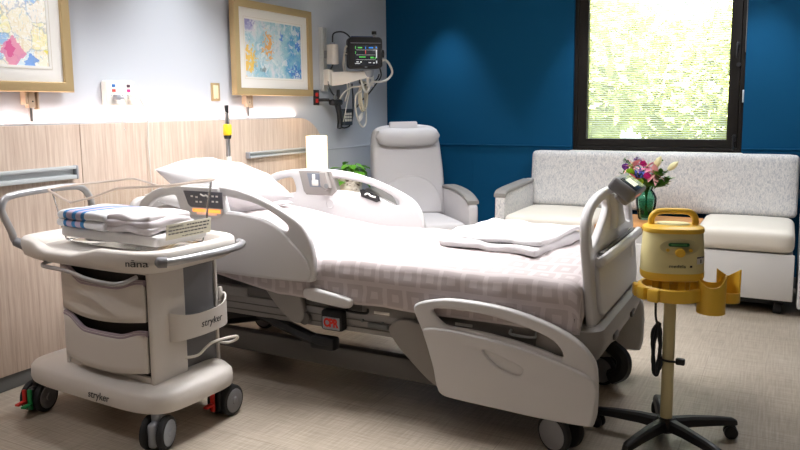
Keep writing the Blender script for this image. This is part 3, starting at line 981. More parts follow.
# side rails -----------------------------------------------------------
head_out = [(.40, .56), (.34, .60), (.325, .70), (.345, .80), (.40, .875), (.50, .925), (.64, .948), (.80, .955), (.93, .950), (1.03, .936), (1.125, .910), (1.217, .875), (1.305, .834), (1.358, .80), (1.395, .748), (1.416, .68), (1.422, .60), (1.417, .565), (1.39, .546), (1.22, .54), (1.08, .538), (.8, .54), (.55, .545)]
head_a = [(.41, .80), (.46, .855), (.53, .885), (.605, .897), (.625, .88), (.64, .83), (.62, .805), (.52, .785)]
head_b = [(.915, .84), (.895, .88), (.91, .903), (.966, .901), (1.083, .884), (1.179, .853), (1.251, .815), (1.283, .79), (1.28, .768), (1.25, .77), (1.176, .803), (1.101, .820), (.984, .834)]
def rail_head(y, s, far):
    st = (lambda L: [((.9 + (p[0] - .9) * 1.14, p[1]) if far and p[0] > .9 else p) for p in L])
    par = MB().plate([cr(st(head_out), 3, True), cr(head_a, 3, True), cr(st(head_b), 3, True)], .036, .012, XZ(y)).done('side_rail', M_bedw, bed)
    pan = [(.42, .56), (.37, .62), (.36, .70), (.40, .765), (.52, .79), (.66, .815), (.84, .826), (.984, .83), (1.10, .818), (1.18, .80), (1.25, .768), (1.31, .72), (1.38, .655), (1.405, .60), (1.40, .565), (1.37, .55), (1.2, .548), (.8, .548)]
    MB().plate([cr(st(pan), 3, True)], .02, .008, XZ(y + s * .017)).done('rail_panel', M_bedw, par)
    # control pod
    pod = [(.665, .945), (.70, .82), (.72, .80), (.90, .80), (.935, .83), (.90, .945)]
    MB().plate([pod], .05, .008, XZ(y + s * .004)).done('control_pod', M_bedg if far else M_bedw, par)
    yo = y + s * .032
    if not far:
        scr = [(.69, .925), (.718, .86), (.735, .848), (.93, .848), (.93, .925)]
        MB().plate([scr], .006, .002, XZ(yo)).done('control_panel', mat('control_panel_dark', '#55555b', .35), par)
        b = MB()
        for px_, pz in ((.745, .90), (.775, .897), (.775, .875), (.80, .875), (.875, .905), (.90, .905), (.875, .88), (.90, .88)):
            b.box((px_, yo - .004, pz), (.014, .001, .008))
        b.tube([(.80, yo - .004, .912), (.82, yo - .004, .904), (.835, yo - .004, .907), (.85, yo - .004, .898)], .004, 6)
        b.done('control_icon', M_ivory, par)
        MB().box((.83, yo - .001, .834), (.17, .004, .016), .002).done('amber_light', mat('amber_glow', '#f2b060', .5, emit='#ff9a3c', es=1.5), par)
        MB().box((.83, yo - .0005, .82), (.12, .003, .012), .001).done('indicator_strip', mat('pink_glow', '#ecc5b0', .5, emit='#ffb98a', es=.5), par)
    else:
        yo = y - .028
        MB().plate([[(.735, .93), (.755, .85), (.84, .85), (.835, .93)]], .006, .002, XZ(yo)).done('handset_recess', mat('recess_grey', '#6e7480', .5), par)
        MB().box((.785, yo - .006, .905), (.018, .012, .04), .004).box((.795, yo - .006, .875), (.045, .012, .035), .006).done('handset_hook', M_ivory, par)
        MB().plate([[(.835, .94), (.84, .86), (.87, .835), (.905, .85), (.875, .94)]], .03, .006, XZ(yo - .008)).done('speaker_pod', M_bedg, par)
        MB().cyl((.885, yo - .024, .862), (.885, yo - .027, .862), .014, seg=18).done('speaker_grille', M_base, par)
        lo = MB().plate([[(1.09, .846), (1.10, .806), (1.20, .78), (1.222, .788), (1.215, .816), (1.115, .85)]], .006, .002, XZ(y - .0195)).done('position_label', M_black, par)
        b = MB().tube([(1.125, y - .024, .82), (1.145, y - .024, .826), (1.165, y - .024, .814), (1.195, y - .024, .808)], .005, 6)
        b.done('position_icon', M_ivory, par)
        MB().tube([(.885 + .026 * math.cos(k * PI / 10), y - .019, .755 + .026 * math.sin(k * PI / 10)) for k in range(20)], .003, 6, True, 0).done('rail_button', M_bedw, par)
    return par
rail_head(YN, -1, False)
rail_head(YF, 1, True)
foot_out = [(1.905, .49), (1.925, .518), (2.019, .544), (2.106, .551), (2.24, .547), (2.352, .532), (2.476, .499), (2.567, .458), (2.622, .408), (2.648, .352), (2.652, .217), (2.642, .153), (2.614, .132), (2.436, .129), (2.275, .134), (2.105, .139), (2.03, .148), (2.006, .18), (1.99, .26), (1.962, .36), (1.925, .44)]
foot_in = [(1.988, .488), (2.01, .504), (2.106, .509), (2.223, .504), (2.353, .482), (2.462, .451), (2.512, .414), (2.518, .378), (2.432, .398), (2.322, .418), (2.19, .432), (2.06, .437), (2.025, .45)]
foot_pan = [(1.952, .405), (1.97, .422), (2.045, .428), (2.19, .42), (2.354, .40), (2.509, .366), (2.64, .315), (2.646, .22), (2.636, .155), (2.61, .138), (2.436, .135), (2.275, .14), (2.105, .145), (2.038, .153), (2.014, .185), (1.998, .26), (1.972, .345)]
def rail_foot(y, s):
    par = MB().plate([cr(foot_out, 3, True), cr(foot_in, 3, True)], .034, .012, XZ(y)).done('side_rail', M_bedw, bed)
    hl = [(2.215, .36), (2.24, .365), (2.36, .325), (2.372, .305), (2.36, .29), (2.33, .29), (2.27, .31)]
    MB().plate([cr(foot_pan, 3, True), cr(hl, 4, True)], .024, .009, XZ(y + s * .017)).done('rail_panel', M_bedw, par)
    return par
rail_foot(YN, -1)
rail_foot(YF, 1)
# rail support arms
for y in (2.605, 3.455):
    MB().plate([cr([(1.05, .56), (1.28, .56), (1.31, .47), (1.328, .386), (1.315, .352), (1.29, .336), (1.257, .34), (1.19, .385), (1.12, .46)], 3, True)], .03, .009, XZ(y)).done('rail_arm', M_bedg, bed)
    MB().cyl((1.322, y - .010, .362), (1.322, y + .010, .362), .03, seg=20).done('rail_pivot', M_dframe, bed)
    MB().plate([cr([(1.765, .36), (1.78, .40), (1.82, .421), (1.9, .42), (2.01, .37), (2.04, .28), (2.02, .18), (1.97, .165), (1.88, .235), (1.81, .30)], 3, True)], .03, .009, XZ(y)).done('rail_arm', M_bedg, bed)
# white release paddle and emergency release
MB().plate([cr([(1.35, .49), (1.36, .512), (1.40, .518), (1.5, .507), (1.585, .493), (1.602, .478), (1.595, .455), (1.56, .448), (1.46, .455), (1.37, .464)], 3, True)], .03, .011, XZ(2.565)).done('rail_release_paddle', M_bedw, bed)
t = MB().box((1.482, 2.6, .375), (.112, .05, .092), .014, 3).done('emergency_release', M_black, bed)
MB().box((1.484, 2.5735, .366), (.088, .006, .056), .003).done('release_label', M_hub, t)
plab(MB().text('CPR', .05, XZ(2.5698) @ Matrix.Translation((1.484, .367, 0)), .0006, .8, bold=.0026).done('red_lettering', mat('lettering_red', '#d8281c', .5), t), 'red CPR lettering')

# foot panel -----------------------------------------------------------
lean = Matrix.Translation((2.60, 0, .48)) @ Matrix.Rotation(R(-5), 4, 'Y') @ Matrix.Translation((0, 0, -.48))
fo = [(2.65, .475), (2.632, .49), (2.628, .60), (2.622, .74), (2.625, .82), (2.642, .873), (2.685, .915), (2.77, .943), (2.9, .962), (3.05, .967)]
fo = fo + [(6.1 - y, z) for y, z in fo[-2::-1]]
op = [(2.70, .775), (2.69, .80), (2.692, .84), (2.71, .87), (2.77, .90), (2.86, .918), (2.98, .925), (3.0, .91), (2.99, .885), (2.92, .85), (2.80, .80)]
op2 = [(6.1 - y, z) for y, z in op[::-1]]
fp = MB().plate([cr(fo, 3, True), cr(op, 3, True), cr(op2, 3, True)], .034, .012, lean @ YZ(0)).done('foot_panel', M_bedw, bed)
MB().plate([rrect(3.05, .62, .36, .115, .05)], .02, .008, lean @ YZ(.024)).done('chart_pocket', M_bedw, fp)
b = MB().tube([(.036, 2.67, .72), (.055, 2.72, .728), (.062, 3.05, .732), (.055, 3.38, .728), (.036, 3.43, .72)], .016, 10, ey=1.2)
bmesh.ops.transform(b.bm, matrix=lean, verts=b.bm.verts[:])
b.done('pocket_lip', M_bedw, fp)
MB().plate([[(2.73, .735), (3.37, .735), (3.37, .748), (2.73, .748)]], .02, .003, lean @ YZ(.034)).done('pocket_lip_shadow', M_dframe, fp)  # dark strip painting the shadow behind the pocket lip
MB().box((0, 0, 0), (.002, .035, .045), m=lean @ Matrix.Translation((.0485, 3.25, .66))).done('pocket_label', M_ivory, fp)
# console on its stalk
cm = Matrix.Translation((2.635, 3.085, .965)) @ Matrix.Rotation(R(36), 4, 'Y')
b = MB().plate([[(2.99, .80), (3.17, .80), (3.14, .86), (3.14, .94), (3.02, .94), (3.02, .86)]], .05, .014, lean @ YZ(.022))
b.done('console_stalk', M_bedw, fp)
con = MB().box((0, 0, 0), (.11, .25, .055), .012, 3, m=cm).done('foot_console', mat('console_grey', '#6e6d6f', .4), bed)
MB().box((.02, 0, -.035), (.06, .18, .035), .012, 3, m=cm).done('console_base', M_bedg, con)
MB().box((.006, 0, .0285), (.078, .2, .004), .001, m=cm).done('console_screen', mat('console_screen', '#3d433f', .15), con)
MB().box((.004, -.02, .0312), (.045, .09, .001), m=cm).done('screen_readout', mat('readout_pale', '#dfe3d2', .4, emit='#dfe3d2', es=.5), con)
MB().box((.0555, -.03, .005), (.004, .09, .012), .001, m=cm).done('console_light', mat('console_light', '#d99a8a', .4, emit='#e08a70', es=.3), con)
# grey end cover below the foot panel
rings = []
for z, x0, x1, hy in ((.27, 2.42, 2.50, .36), (.30, 2.40, 2.56, .41), (.36, 2.39, 2.63, .445), (.43, 2.39, 2.655, .455), (.478, 2.40, 2.65, .45), (.488, 2.42, 2.63, .44)):
    rings.append([(x, y, z) for x, y in rrect((x0 + x1) / 2, YC, (x1 - x0) / 2, hy, min(.07, (x1 - x0) / 2 - .005), 5)])
ec = MB().loft(rings).done('end_cover', M_bedg, bed)
for y in (2.85, 3.2):
    MB().box((2.651, y, .40), (.012, .07, .028), .006).done('end_socket', M_dframe, ec)
for y in (2.60, 3.46):
    MB().cyl((2.555, y, .47), (2.555, y, .525), .022, seg=18).done('corner_post', M_dframe, bed)
for y in (2.72, 3.34):
    MB().cyl((2.50, y, .14), (2.50, y, .30), .035, seg=16).done('end_column', M_bedg, bed)
# head panel
MB().plate([rrect(3.03, .66, .40, .19, .08)], .04, .012, YZ(.20)).done('head_panel', M_bedw, bed)
MB().box((.28, 3.03, .42), (.14, .6, .05), .01).done('head_bracket', M_frame, bed)
# casters
def caster(x, y, r=.072, ang=0, pedal=True):
    m_ = Matrix.Translation((x, y, 0)) @ Matrix.Rotation(ang, 4, 'Z')
    rt = MB().box((0, 0, r + .03), (.06, .03, .09), .01, m=m_).cyl(m_ @ Vector((0, 0, r)), m_ @ Vector((0, 0, r + .1)), .018, seg=14).done('caster', M_black, bed)
    for s in (-1, 1):
        wv = MB().disc_roll(m_ @ Vector((0, s * .036, r)), m_.to_3x3() @ Vector((0, 1, 0)), r, .034, .012).done('wheel', M_rubber, rt)
        MB().disc_roll(m_ @ Vector((0, s * .05, r)), m_.to_3x3() @ Vector((0, 1, 0)), r * .8, .012, .004).done('wheel_hub', M_colg, rt)
    if pedal:
        MB().box((.1, 0, .075), (.1, .09, .016), .006, m=m_ @ Matrix.Rotation(R(18), 4, 'Y')).done('brake_pedal', M_black, rt)
    return rt
caster(2.505, 2.60, .075, R(-24), False)
c_ = caster(2.50, 3.36, .075, R(-10), False)
MB().tube([(2.55, 3.28, .06), (2.60, 3.27, .10), (2.60, 3.28, .16), (2.54, 3.30, .20)], .036, 8).done('brake_lever', M_black, c_)
MB().box((2.615, 3.262, .14), (.02, .02, .05), .004).done('green_brake_mark', M_green, c_)
caster(.5, 2.68, .072, 0)
caster(.5, 3.36, .072, 0)
# infusion pole at the head corner
px, py = .20, 3.405
pl = MB().cyl((px, py, .42), (px, py, 1.285), .0135, seg=16).done('infusion_pole', M_steel, bed)
MB().cyl((px, py, .92), (px, py, 1.02), .017, seg=16).done('pole_sleeve', M_ivory, pl)
MB().lathe([(.0, -.038), (.02, -.038), (.026, -.03), (.026, .022), (.02, .032), (0, .032)], Matrix.Translation((px, py, 1.185)), 20).done('yellow_collar', mat('collar_yellow', '#ecc81d', .4), pl)
MB().cyl((px, py, 1.128), (px, py, 1.148), .02, .024, seg=18).done('black_collar', M_black, pl)
MB().cyl((px, py, 1.282), (px, py, 1.33), .012, seg=14).done('pole_tip', M_black, pl)
MB().tube([(px, py, 1.283), (px + .02, py - .05, 1.29), (px + .03, py - .085, 1.268), (px + .035, py - .11, 1.262), (px + .035, py - .125, 1.285)], .004, 8).done('bag_hook', M_ivory, pl)

# ------------------------------------------------------------------ pillows and folded linen
def pillow(label, c, sx, sy, th, rx, ry, rz, seed, group='bed pillows'):
    b = MB()
    m_ = Matrix.Translation(c) @ Matrix.Rotation(rz, 4, 'Z') @ Matrix.Rotation(ry, 4, 'Y') @ Matrix.Rotation(rx, 4, 'X')
    N_ = 26
    for sgn in (1, -1):
        def fn(u, v):
            a, d = 2 * u - 1, 2 * v - 1
            a, d = math.sin(a * PI / 2), math.sin(d * PI / 2)
            e = (max(0, 1 - abs(a) ** 2.6) * max(0, 1 - abs(d) ** 2.6)) ** .55
            pin = 1 - .10 * (1 - abs(a)) * abs(d) ** 4 - .06 * (1 - abs(d)) * abs(a) ** 4
            p = Vector((a * sx / 2 * (1 - .10 * (1 - abs(d)) * abs(a) ** 5), d * sy / 2 * pin, sgn * th / 2 * e))
            n1 = noise.noise(Vector((a * 2.3 + seed, d * 2.3, sgn)))
            n2 = abs(noise.noise(Vector((a * 5 + seed, d * 3, sgn * 2 + 5))))
            p.z += sgn * e * (n1 * .022 - n2 * .02)
            return m_ @ p
        b.grid(fn, N_, N_)
    bmesh.ops.remove_doubles(b.bm, verts=b.bm.verts[:], dist=1e-4)
    o = b.done('pillow', M_sheet, None, ang=80)
    return tag(o, label, 'pillow', group)
pillow('white pillow lying flat under the other at the bed head', (.50, 3.0, .82), .44, .68, .15, R(-3), R(8), R(-3), 3)
pillow('plump white pillow lying on top of another at the bed head', (.53, 3.02, .90), .48, .64, .25, R(-8), R(14), R(6), 11)

t = thing('folded_sheet', 'folded white sheet lying across the foot of the patterned blanket', 'folded linen', (2.11, 3.16, .665), R(-9), world=False)
def lay(c, d, r, seed, rz=0):
    return MB().pad(c, d, r, puff=.006, cuts=16, wr=.018, ws=9, seed=seed, m=Matrix.Rotation(rz, 4, 'Z'))
lay((0, 0, .034), (.50, .54, .036), .016, 1).done('fold', M_sheet, t, ang=70)
lay((.0, .01, .060), (.485, .49, .026), .012, 2, R(1.5)).done('fold', M_sheet, t, ang=70)

# ------------------------------------------------------------------ bedside: nightstand, lamp, plant
t = thing('nightstand', 'low wooden nightstand with a pale top behind the far bed rail', 'nightstand', (.22, 4.42, 0))
MB().box((.22, 4.42, .31), (.36, .58, .56), .006).done('body', M_nswood, t)
MB().box((.225, 4.42, .60), (.40, .62, .03), .006).done('top', M_ivory, t)
for y, zz in ((4.42, .46), (4.42, .2)):
    d_ = MB().box((.407, y, zz), (.016, .54, .22), .003).done('drawer', M_nswood, t)
    MB().tube([(.413, y - .06, zz + .03), (.433, y - .055, zz + .03), (.433, y + .055, zz + .03), (.413, y + .06, zz + .03)], .005, 8, sm=0).done('drawer_pull', M_steel, d_)
t = thing('table_lamp', 'lit square-shaded table lamp glowing on the nightstand', 'lamp', (.22, 4.32, .615))
MB().box((.22, 4.32, .625), (.12, .12, .02), .004).done('base', M_steel, t)
MB().cyl((.22, 4.32, .63), (.22, 4.32, .86), .008, seg=12).done('stem', M_steel, t)
sr = [rrect(.22, 4.32, .057, .057, .008, 2), rrect(.22, 4.32, .052, .052, .006, 2)]
b = MB().plate(sr, .33, 0, XY(.945))
b.done('lamp_shade', M_shade, t)
t = thing('potted_plant', 'bright green leafy plant in a white birch-bark pot on the nightstand', 'plant', (.30, 4.635, .615))
pb = Matrix.Translation((.30, 4.635, .615))
MB().lathe([(.0, 0), (.072, 0), (.085, .02), (.089, .15), (.089, .2), (.083, .2), (.08, .17), (0, .17)], pb, 28).done('pot', M_birch, t)
MB().lathe([(0, .171), (.078, .171), (0, .178)], pb, 20).done('soil', M_soil, t)
b = MB()
rng = random.Random(5)
for k in range(46):
    a = rng.uniform(0, 2 * PI)
    rr = rng.uniform(.01, .10)
    h = rng.uniform(.19, .31) - rr * .5
    base = Vector((.30 + rr * math.cos(a), 4.635 + rr * math.sin(a), .615 + h))
    L_, W_ = rng.uniform(.05, .085), rng.uniform(.026, .04)
    d = Vector((math.cos(a), math.sin(a), rng.uniform(-.5, .25))).normalized()
    sd = d.cross(Vector((0, 0, 1))).normalized()
    nn_ = sd.cross(d)
    rows = []
    for q in range(6):
        t_ = q / 5
        wd = W_ * (math.sin(PI * min(1, t_ * .88 + .12)) ** .8) * (1 - t_ * .25)
        c = base + d * L_ * t_ + Vector((0, 0, -.03 * t_ * t_))
        rows.append([b.bm.verts.new(c - sd * wd + nn_ * .008 * t_), b.bm.verts.new(c - nn_ * .004), b.bm.verts.new(c + sd * wd + nn_ * .008 * t_)])
    for a_, c_ in zip(rows[:-1], rows[1:]):
        for j in range(2):
            b.bm.faces.new((a_[j], a_[j + 1], c_[j + 1], c_[j]))
    st = Vector((.30 + rr * .3 * math.cos(a), 4.635 + rr * .3 * math.sin(a), .79))
    b.tube([st, (st + base) / 2 + Vector((0, 0, .02)), base], .0022, 5, sm=3)
b.done('foliage', M_leaf, t, ang=60, recalc=False)

# ------------------------------------------------------------------ recliner in the corner (local: x across, -y forward)
t = thing('recliner_chair', 'grey upholstered recliner with a head pillow in the room corner', 'recliner', (.70, 5.0, 0), R(44), world=False)
rb = Matrix.Translation((0, .24, .42)) @ Matrix.Rotation(R(-13), 4, 'X')
out = cr([(-.285, .0), (-.30, .3), (-.29, .55), (-.275, .68), (-.245, .735), (-.15, .758), (0, .764), (.15, .758), (.245, .735), (.275, .68), (.29, .55), (.30, .3), (.285, .0)], 4)
b = MB().plate([[(p.x, p.y) for p in out]], .13, .04, rb @ XZ(0), 4)
bk = b.done('backrest', M_recl, t)
MB().plate([[(p.x, p.y) for p in cr([(-.255, .02), (-.255, .14), (-.20, .25), (-.11, .315), (0, .335), (.11, .315), (.20, .25), (.255, .14), (.255, .02)], 4)]], .05, .022, rb @ XZ(-.058), 4).done('lumbar_cushion', M_recl, bk)
hp = MB()
N_ = 20
rings = []
for i in range(N_ + 1):
    u = -1 + 2 * i / N_
    rr = .074 * (1 - abs(u) ** 5 * .55) * (1 + .14 * abs(u) ** 2) * (1 if abs(u) < 1 else .2)
    rings.append([rb @ Vector((u * .27, -.10 + .62 * rr * math.cos(a), .64 + rr * math.sin(a) + .012 * u * u)) for a in [2 * PI * k / 18 for k in range(18)]])
hp.loft(rings)
hp.done('head_pillow', M_recl, t)
MB().box((-.02, -.055, .72), (.24, .03, .12), .012, m=rb).done('pillow_strap', M_recl, t)
MB().pad((0, -.08, .375), (.52, .62, .16), .05, puff=.025, cuts=9).done('seat', M_recl, t)
MB().box((0, -.36, .22), (.5, .06, .3), .02, 3).done('footrest', M_recl, t)
MB().box((0, 0, .2), (.6, .58, .22), .02).done('base', M_dframe, t)
for s in (-1, 1):
    side_ = cr([(.33, .12), (.34, .55), (.30, .635), (.15, .655), (-.1, .645), (-.26, .615), (-.34, .58), (-.355, .50), (-.35, .25), (-.34, .12)], 3)
    ar = MB().plate([[(p.x, p.y) for p in side_]], .075, .014, Matrix.Translation((s * .315, 0, 0)) @ Matrix(((0, 0, 1, 0), (1, 0, 0, 0), (0, 1, 0, 0), (0, 0, 0, 1)))).done('armrest', M_recl, t)
    cp = [(.30, .648), (.15, .668), (-.1, .658), (-.26, .63), (-.345, .592)]
    rings = []
    for p in cr(cp, 4):
        rings.append([(s * .315 + q[0], p.x, p.y + q[1]) for q in rrect(0, .004, .046, .014, .01, 3)])
    MB().loft(rings).done('arm_cap', M_armcap, ar)
for sx in (-1, 1):
    for sy in (-1, 1):
        MB().disc_roll((sx * .25, sy * .23, .045), (1, 0, 0), .045, .03, .008, 20).box((sx * .25, sy * .23, .085), (.04, .06, .03), .006).done('caster', M_rubber, t)

# ------------------------------------------------------------------ sofa under the window
SX0, SX1 = 1.415, 3.285
t = thing('sofa', 'long pale sofa under the window with an oak table section between two seats', 'sofa', (2.35, 5.25, 0))
bm_ = Matrix.Translation((0, 5.60, .53)) @ Matrix.Rotation(R(-7), 4, 'X') @ Matrix.Translation((0, -5.60, -.53))
MB().pad(((SX0 + SX1) / 2, 5.615, .739), (SX1 - SX0 + .015, .13, .44), .04, cuts=16, m=bm_).done('backrest', M_speck, t)
MB().box(((SX0 + SX1) / 2, 5.25, .245), (SX1 - SX0 - .02, .66, .28), .012).done('base', M_panelw, t)
MB().box(((SX0 + SX1) / 2, 4.918, .245), (SX1 - SX0, .02, .288), .006).done('base_panel', M_panelw, t)
for x0, x1 in ((SX0 + .01, 2.075), (2.715, SX1 - .004)):
    MB().pad(((x0 + x1) / 2, 5.225, .462), (x1 - x0, .66, .142), .05, puff=.022, cuts=11).done('seat', M_cream, t)
tb = MB().box((2.395, 5.21, .488), (.634, .58, .028), .004).done('table_top', M_oak, t)
MB().box((2.395, 5.24, .43), (.60, .58, .09), .004).done('table_box', M_panelw, t)
for s, xc in ((-1, SX0 - .015), (1, SX1 + .062)):
    prof_ = cr([(4.915, .06), (4.90, .35), (4.905, .62), (4.93, .675), (5.1, .69), (5.35, .70), (5.56, .705), (5.6, .68), (5.6, .06)], 3)
    ar = MB().plate([[(p.x, p.y) for p in prof_]], .075, .012, YZ(xc)).done('armrest', M_speck, t)
    rings = []
    for p in cr([(4.905, .668), (4.95, .692), (5.1, .704), (5.35, .714), (5.55, .72)], 4):
        rings.append([(xc + q[0], p.x, p.y + q[1]) for q in rrect(0, 0, .046, .015, .009, 3)])
    MB().loft(rings).done('arm_cap', M_armcap, ar)
for x in (SX0 + .12, 2.3, SX1 - .08):
    for y in (5.0, 5.5):
        MB().disc_roll((x, y, .04), (1, 0, 0), .04, .05, .008, 20).box((x, y, .09), (.06, .06, .03), .004).done('caster', M_rubber, t)
MB().box(((SX0 + SX1) / 2, 5.30, .07), (SX1 - SX0 - .1, .5, .06)).done('sofa_gap_shade', M_black, t)  # black block painting the shadow gap below the sofa base

# ------------------------------------------------------------------ vase and flowers
VX, VY, VZ = 2.352, 5.28, .503
vs_ = Matrix.Translation((VX, VY, VZ))
vprof = [(.0, 0), (.045, 0), (.052, .01), (.06, .06), (.07, .12), (.071, .155), (.055, .19), (.04, .21), (.046, .235), (.05, .24)]
t = thing('glass_vase', 'teal glass vase full of flowers on the oak sofa table', 'vase', (VX, VY, VZ))
MB().lathe(vprof + [(.046, .24), (.036, .21), (.05, .187), (.066, .155), (.065, .12), (.055, .06), (.046, .014), (0, .012)], vs_, 28).done('body', M_vase, t)
MB().lathe([(.0, .015), (.044, .016), (.054, .06), (.064, .12), (.064, .14), (0, .14)], vs_, 24).done('water', clear_mat('vase_water', '#a9cdbd', .2), t)
M_stem = mat('stem_green', '#4c7a35', .6)
def fm(n, c, v=.15):
    return mat(n, c, .55, var=v, vscale=40)
F_pink, F_rose, F_mag, F_pur, F_blue, F_lime, F_whi, F_leaf2, F_salm = fm('petal_pink', '#f09cbc'), fm('petal_salmon', '#f0b4b2'), fm('petal_magenta', '#cf2f8a'), fm('petal_purple', '#7c3fa0'), fm('petal_blue', '#5a6fd0'), fm('petal_lime', '#a6cc3c'), fm('petal_cream', '#efe6b4'), fm('bouquet_leaf', '#4b7c2f', .3), fm('petal_coral', '#d8677a')
# camera-facing frame for the bouquet plane is simply x (across) and z (up) at the vase
def at(px_, py_, dy):
    """bouquet position: px_, py_ measured from the vase mouth in cm across / up, dy metres toward the room"""
    return Vector((VX - .012 + px_ * .0106, VY - dy, VZ + .24 + py_ * .01))
def petal(b, base, d, L_, W_, curl, n=5):
    sd = d.cross(Vector((.13, .2, 1))).normalized()
    nn_ = sd.cross(d).normalized()
    rows = []
    for q in range(n + 1):
        t_ = q / n
        wd = W_ * max(.06, math.sin(PI * (t_ * .9 + .08)))
        c = base + d * L_ * t_ + nn_ * curl * t_ * t_
        rows.append([b.bm.verts.new(c - sd * wd + nn_ * wd * .3), b.bm.verts.new(c), b.bm.verts.new(c + sd * wd + nn_ * wd * .3)])
    for a_, c_ in zip(rows[:-1], rows[1:]):
        for j in range(2):
            b.bm.faces.new((a_[j], a_[j + 1], c_[j + 1], c_[j]))
def flower(kind, name, pos, m_, label, size, group, seed=0, face=(0.1, -.8, .5)):
    mouth = Vector((VX + (pos.x - VX) * .12, VY + (pos.y - VY) * .12, VZ + .22))
    t = thing(name, label, 'flower', (mouth.x, mouth.y, VZ + .03), 0, group)
    rng = random.Random(seed)
    b = MB()
    ax = Vector(face).normalized()
    u = ax.orthogonal().normalized()
    w_ = ax.cross(u)
    if kind == 'lily':
        for k in range(6):
            a = k * PI / 3 + seed
            d = (u * math.cos(a) + w_ * math.sin(a)) * .85 + ax * .5
            petal(b, pos, d.normalized(), size, size * .28, -size * .35)
        b.done('bloom', m_, t, ang=60, recalc=False)
        b = MB()
        for k in range(5):
            a = k * 1.26
            b.tube([pos, pos + ax * size * .5 + (u * math.cos(a) + w_ * math.sin(a)) * size * .18], .0018, 5, sm=0)
        b.done('stamens', F_lime, t)
    elif kind == 'cup':
        for lay_ in range(2):
            for k in range(5):
                a = k * 2 * PI / 5 + lay_ * .6 + seed
                d = (u * math.cos(a) + w_ * math.sin(a)) * (.35 - .1 * lay_) + ax
                petal(b, pos + (u * math.cos(a) + w_ * math.sin(a)) * size * .18, d.normalized(), size, size * .42, size * .28)
        b.ball(pos + ax * size * .35, size * .36, sub=2)
        b.done('bloom', m_, t, ang=60, recalc=False)
    elif kind == 'cluster':
        for k in range(26):
            d = Vector((rng.gauss(0, 1), rng.gauss(0, 1), rng.gauss(0, 1))).normalized()
            c = pos + d * size * rng.uniform(.4, .9)
            for q in range(4):
                a = q * PI / 2 + k
                uu = d.orthogonal().normalized()
                ww = d.cross(uu)
                petal(b, c, (uu * math.cos(a) + ww * math.sin(a) + d * .3).normalized(), size * .36, size * .13, 0, 2)
        b.done('bloom', m_, t, ang=60, recalc=False)
    elif kind == 'bud':
        d = (pos - mouth).normalized() + Vector((.25, 0, .1))
        q_ = d.to_track_quat('Z', 'Y').to_matrix().to_4x4()
        b.lathe([(0, 0), (size * .16, size * .1), (size * .26, size * .45), (size * .2, size * .85), (0, size * 1.15)], Matrix.Translation(pos) @ q_, 12)
        b.done('bloom', m_, t)
    elif kind == 'sprig':
        for k in range(42):
            tt = k / 42
            c = mouth.lerp(pos, .35 + .65 * tt) + Vector((rng.gauss(0, .006), rng.gauss(0, .006), rng.gauss(0, .006)))
            a = rng.uniform(0, 6.28)
            petal(b, c, Vector((math.cos(a), math.sin(a) * .6, rng.uniform(-.1, .8))).normalized(), size * rng.uniform(.6, 1), size * .24, 0, 3)
        b.done('leaves', m_, t, ang=60, recalc=False)
    mid = mouth.lerp(pos, .5) + Vector((0, 0, .012))
    MB().tube([(VX + (pos.x - VX) * -.08, VY, VZ + .03), mouth, mid, pos], .0028, 6, sm=5).done('stem', M_stem, t)
G = None
flower('lily', 'lily_flower', at(-7.5, 12.5, .03), F_rose, 'salmon-pink lily high at the console side of the bouquet', 0.084, 'bouquet flowers', 1, (-.3, -.7, .6))
flower('lily', 'lily_flower', at(1.2, 12.5, .02), F_pink, 'pink lily at the top centre of the bouquet', 0.084, 'bouquet flowers', 2, (.1, -.7, .7))
flower('lily', 'lily_flower', at(6.5, 8.5, .05), F_rose, 'pale pink lily low on the side of the bouquet near the white bud', 0.084, 'bouquet flowers', 3, (.4, -.8, .3))
flower('lily', 'lily_flower', at(-5.5, 3.2, .10), F_salm, 'coral lily lowest in the bouquet, just above the vase rim', 0.077, 'bouquet flowers', 4, (-.1, -1, .3))
flower('cup', 'rose_flower', at(2.6, 6.2, .10), F_mag, 'magenta rose in the middle of the bouquet', 0.038, 'bouquet flowers', 5)
flower('cup', 'rose_flower', at(-1.0, 14.0, .03), F_mag, 'magenta rose half hidden at the top of the bouquet', 0.036, 'bouquet flowers', 6)
flower('cup', 'tulip_flower', at(-12.5, 11.0, .02), F_pur, 'purple tulip at the outer edge of the bouquet over the console', 0.040, 'bouquet flowers', 7, (-.2, -.6, .8))
flower('cluster', 'hydrangea_flower', at(-2.6, 9.2, .08), F_blue, 'blue hydrangea head at the centre of the bouquet', 0.048, 'bouquet flowers', 8)
flower('cluster', 'hydrangea_flower', at(-5.2, 16.5, .0), F_pur, 'violet-blue hydrangea head at the very top of the bouquet', 0.036, 'bouquet flowers', 9)
flower('cup', 'chrysanthemum_flower', at(-8.2, 8.0, .09), F_lime, 'lime green chrysanthemum beside the blue hydrangea', 0.045, 'bouquet flowers', 10)
flower('cup', 'chrysanthemum_flower', at(-1.3, 2.6, .11), F_lime, 'small lime green chrysanthemum just above the vase rim', 0.034, 'bouquet flowers', 11)
flower('cup', 'rose_flower', at(-9.6, 5.5, .09), F_whi, 'cream rose behind the bed console', 0.039, 'bouquet flowers', 12)
flower('bud', 'tulip_bud', at(6.2, 12.5, .05), F_whi, 'cream tulip bud upright with green leaves', 0.091, 'bouquet flowers', 13)
flower('bud', 'tulip_bud', at(14.5, 11.5, .04), F_whi, 'cream tulip bud reaching farthest out to the window side', 0.084, 'bouquet flowers', 14)
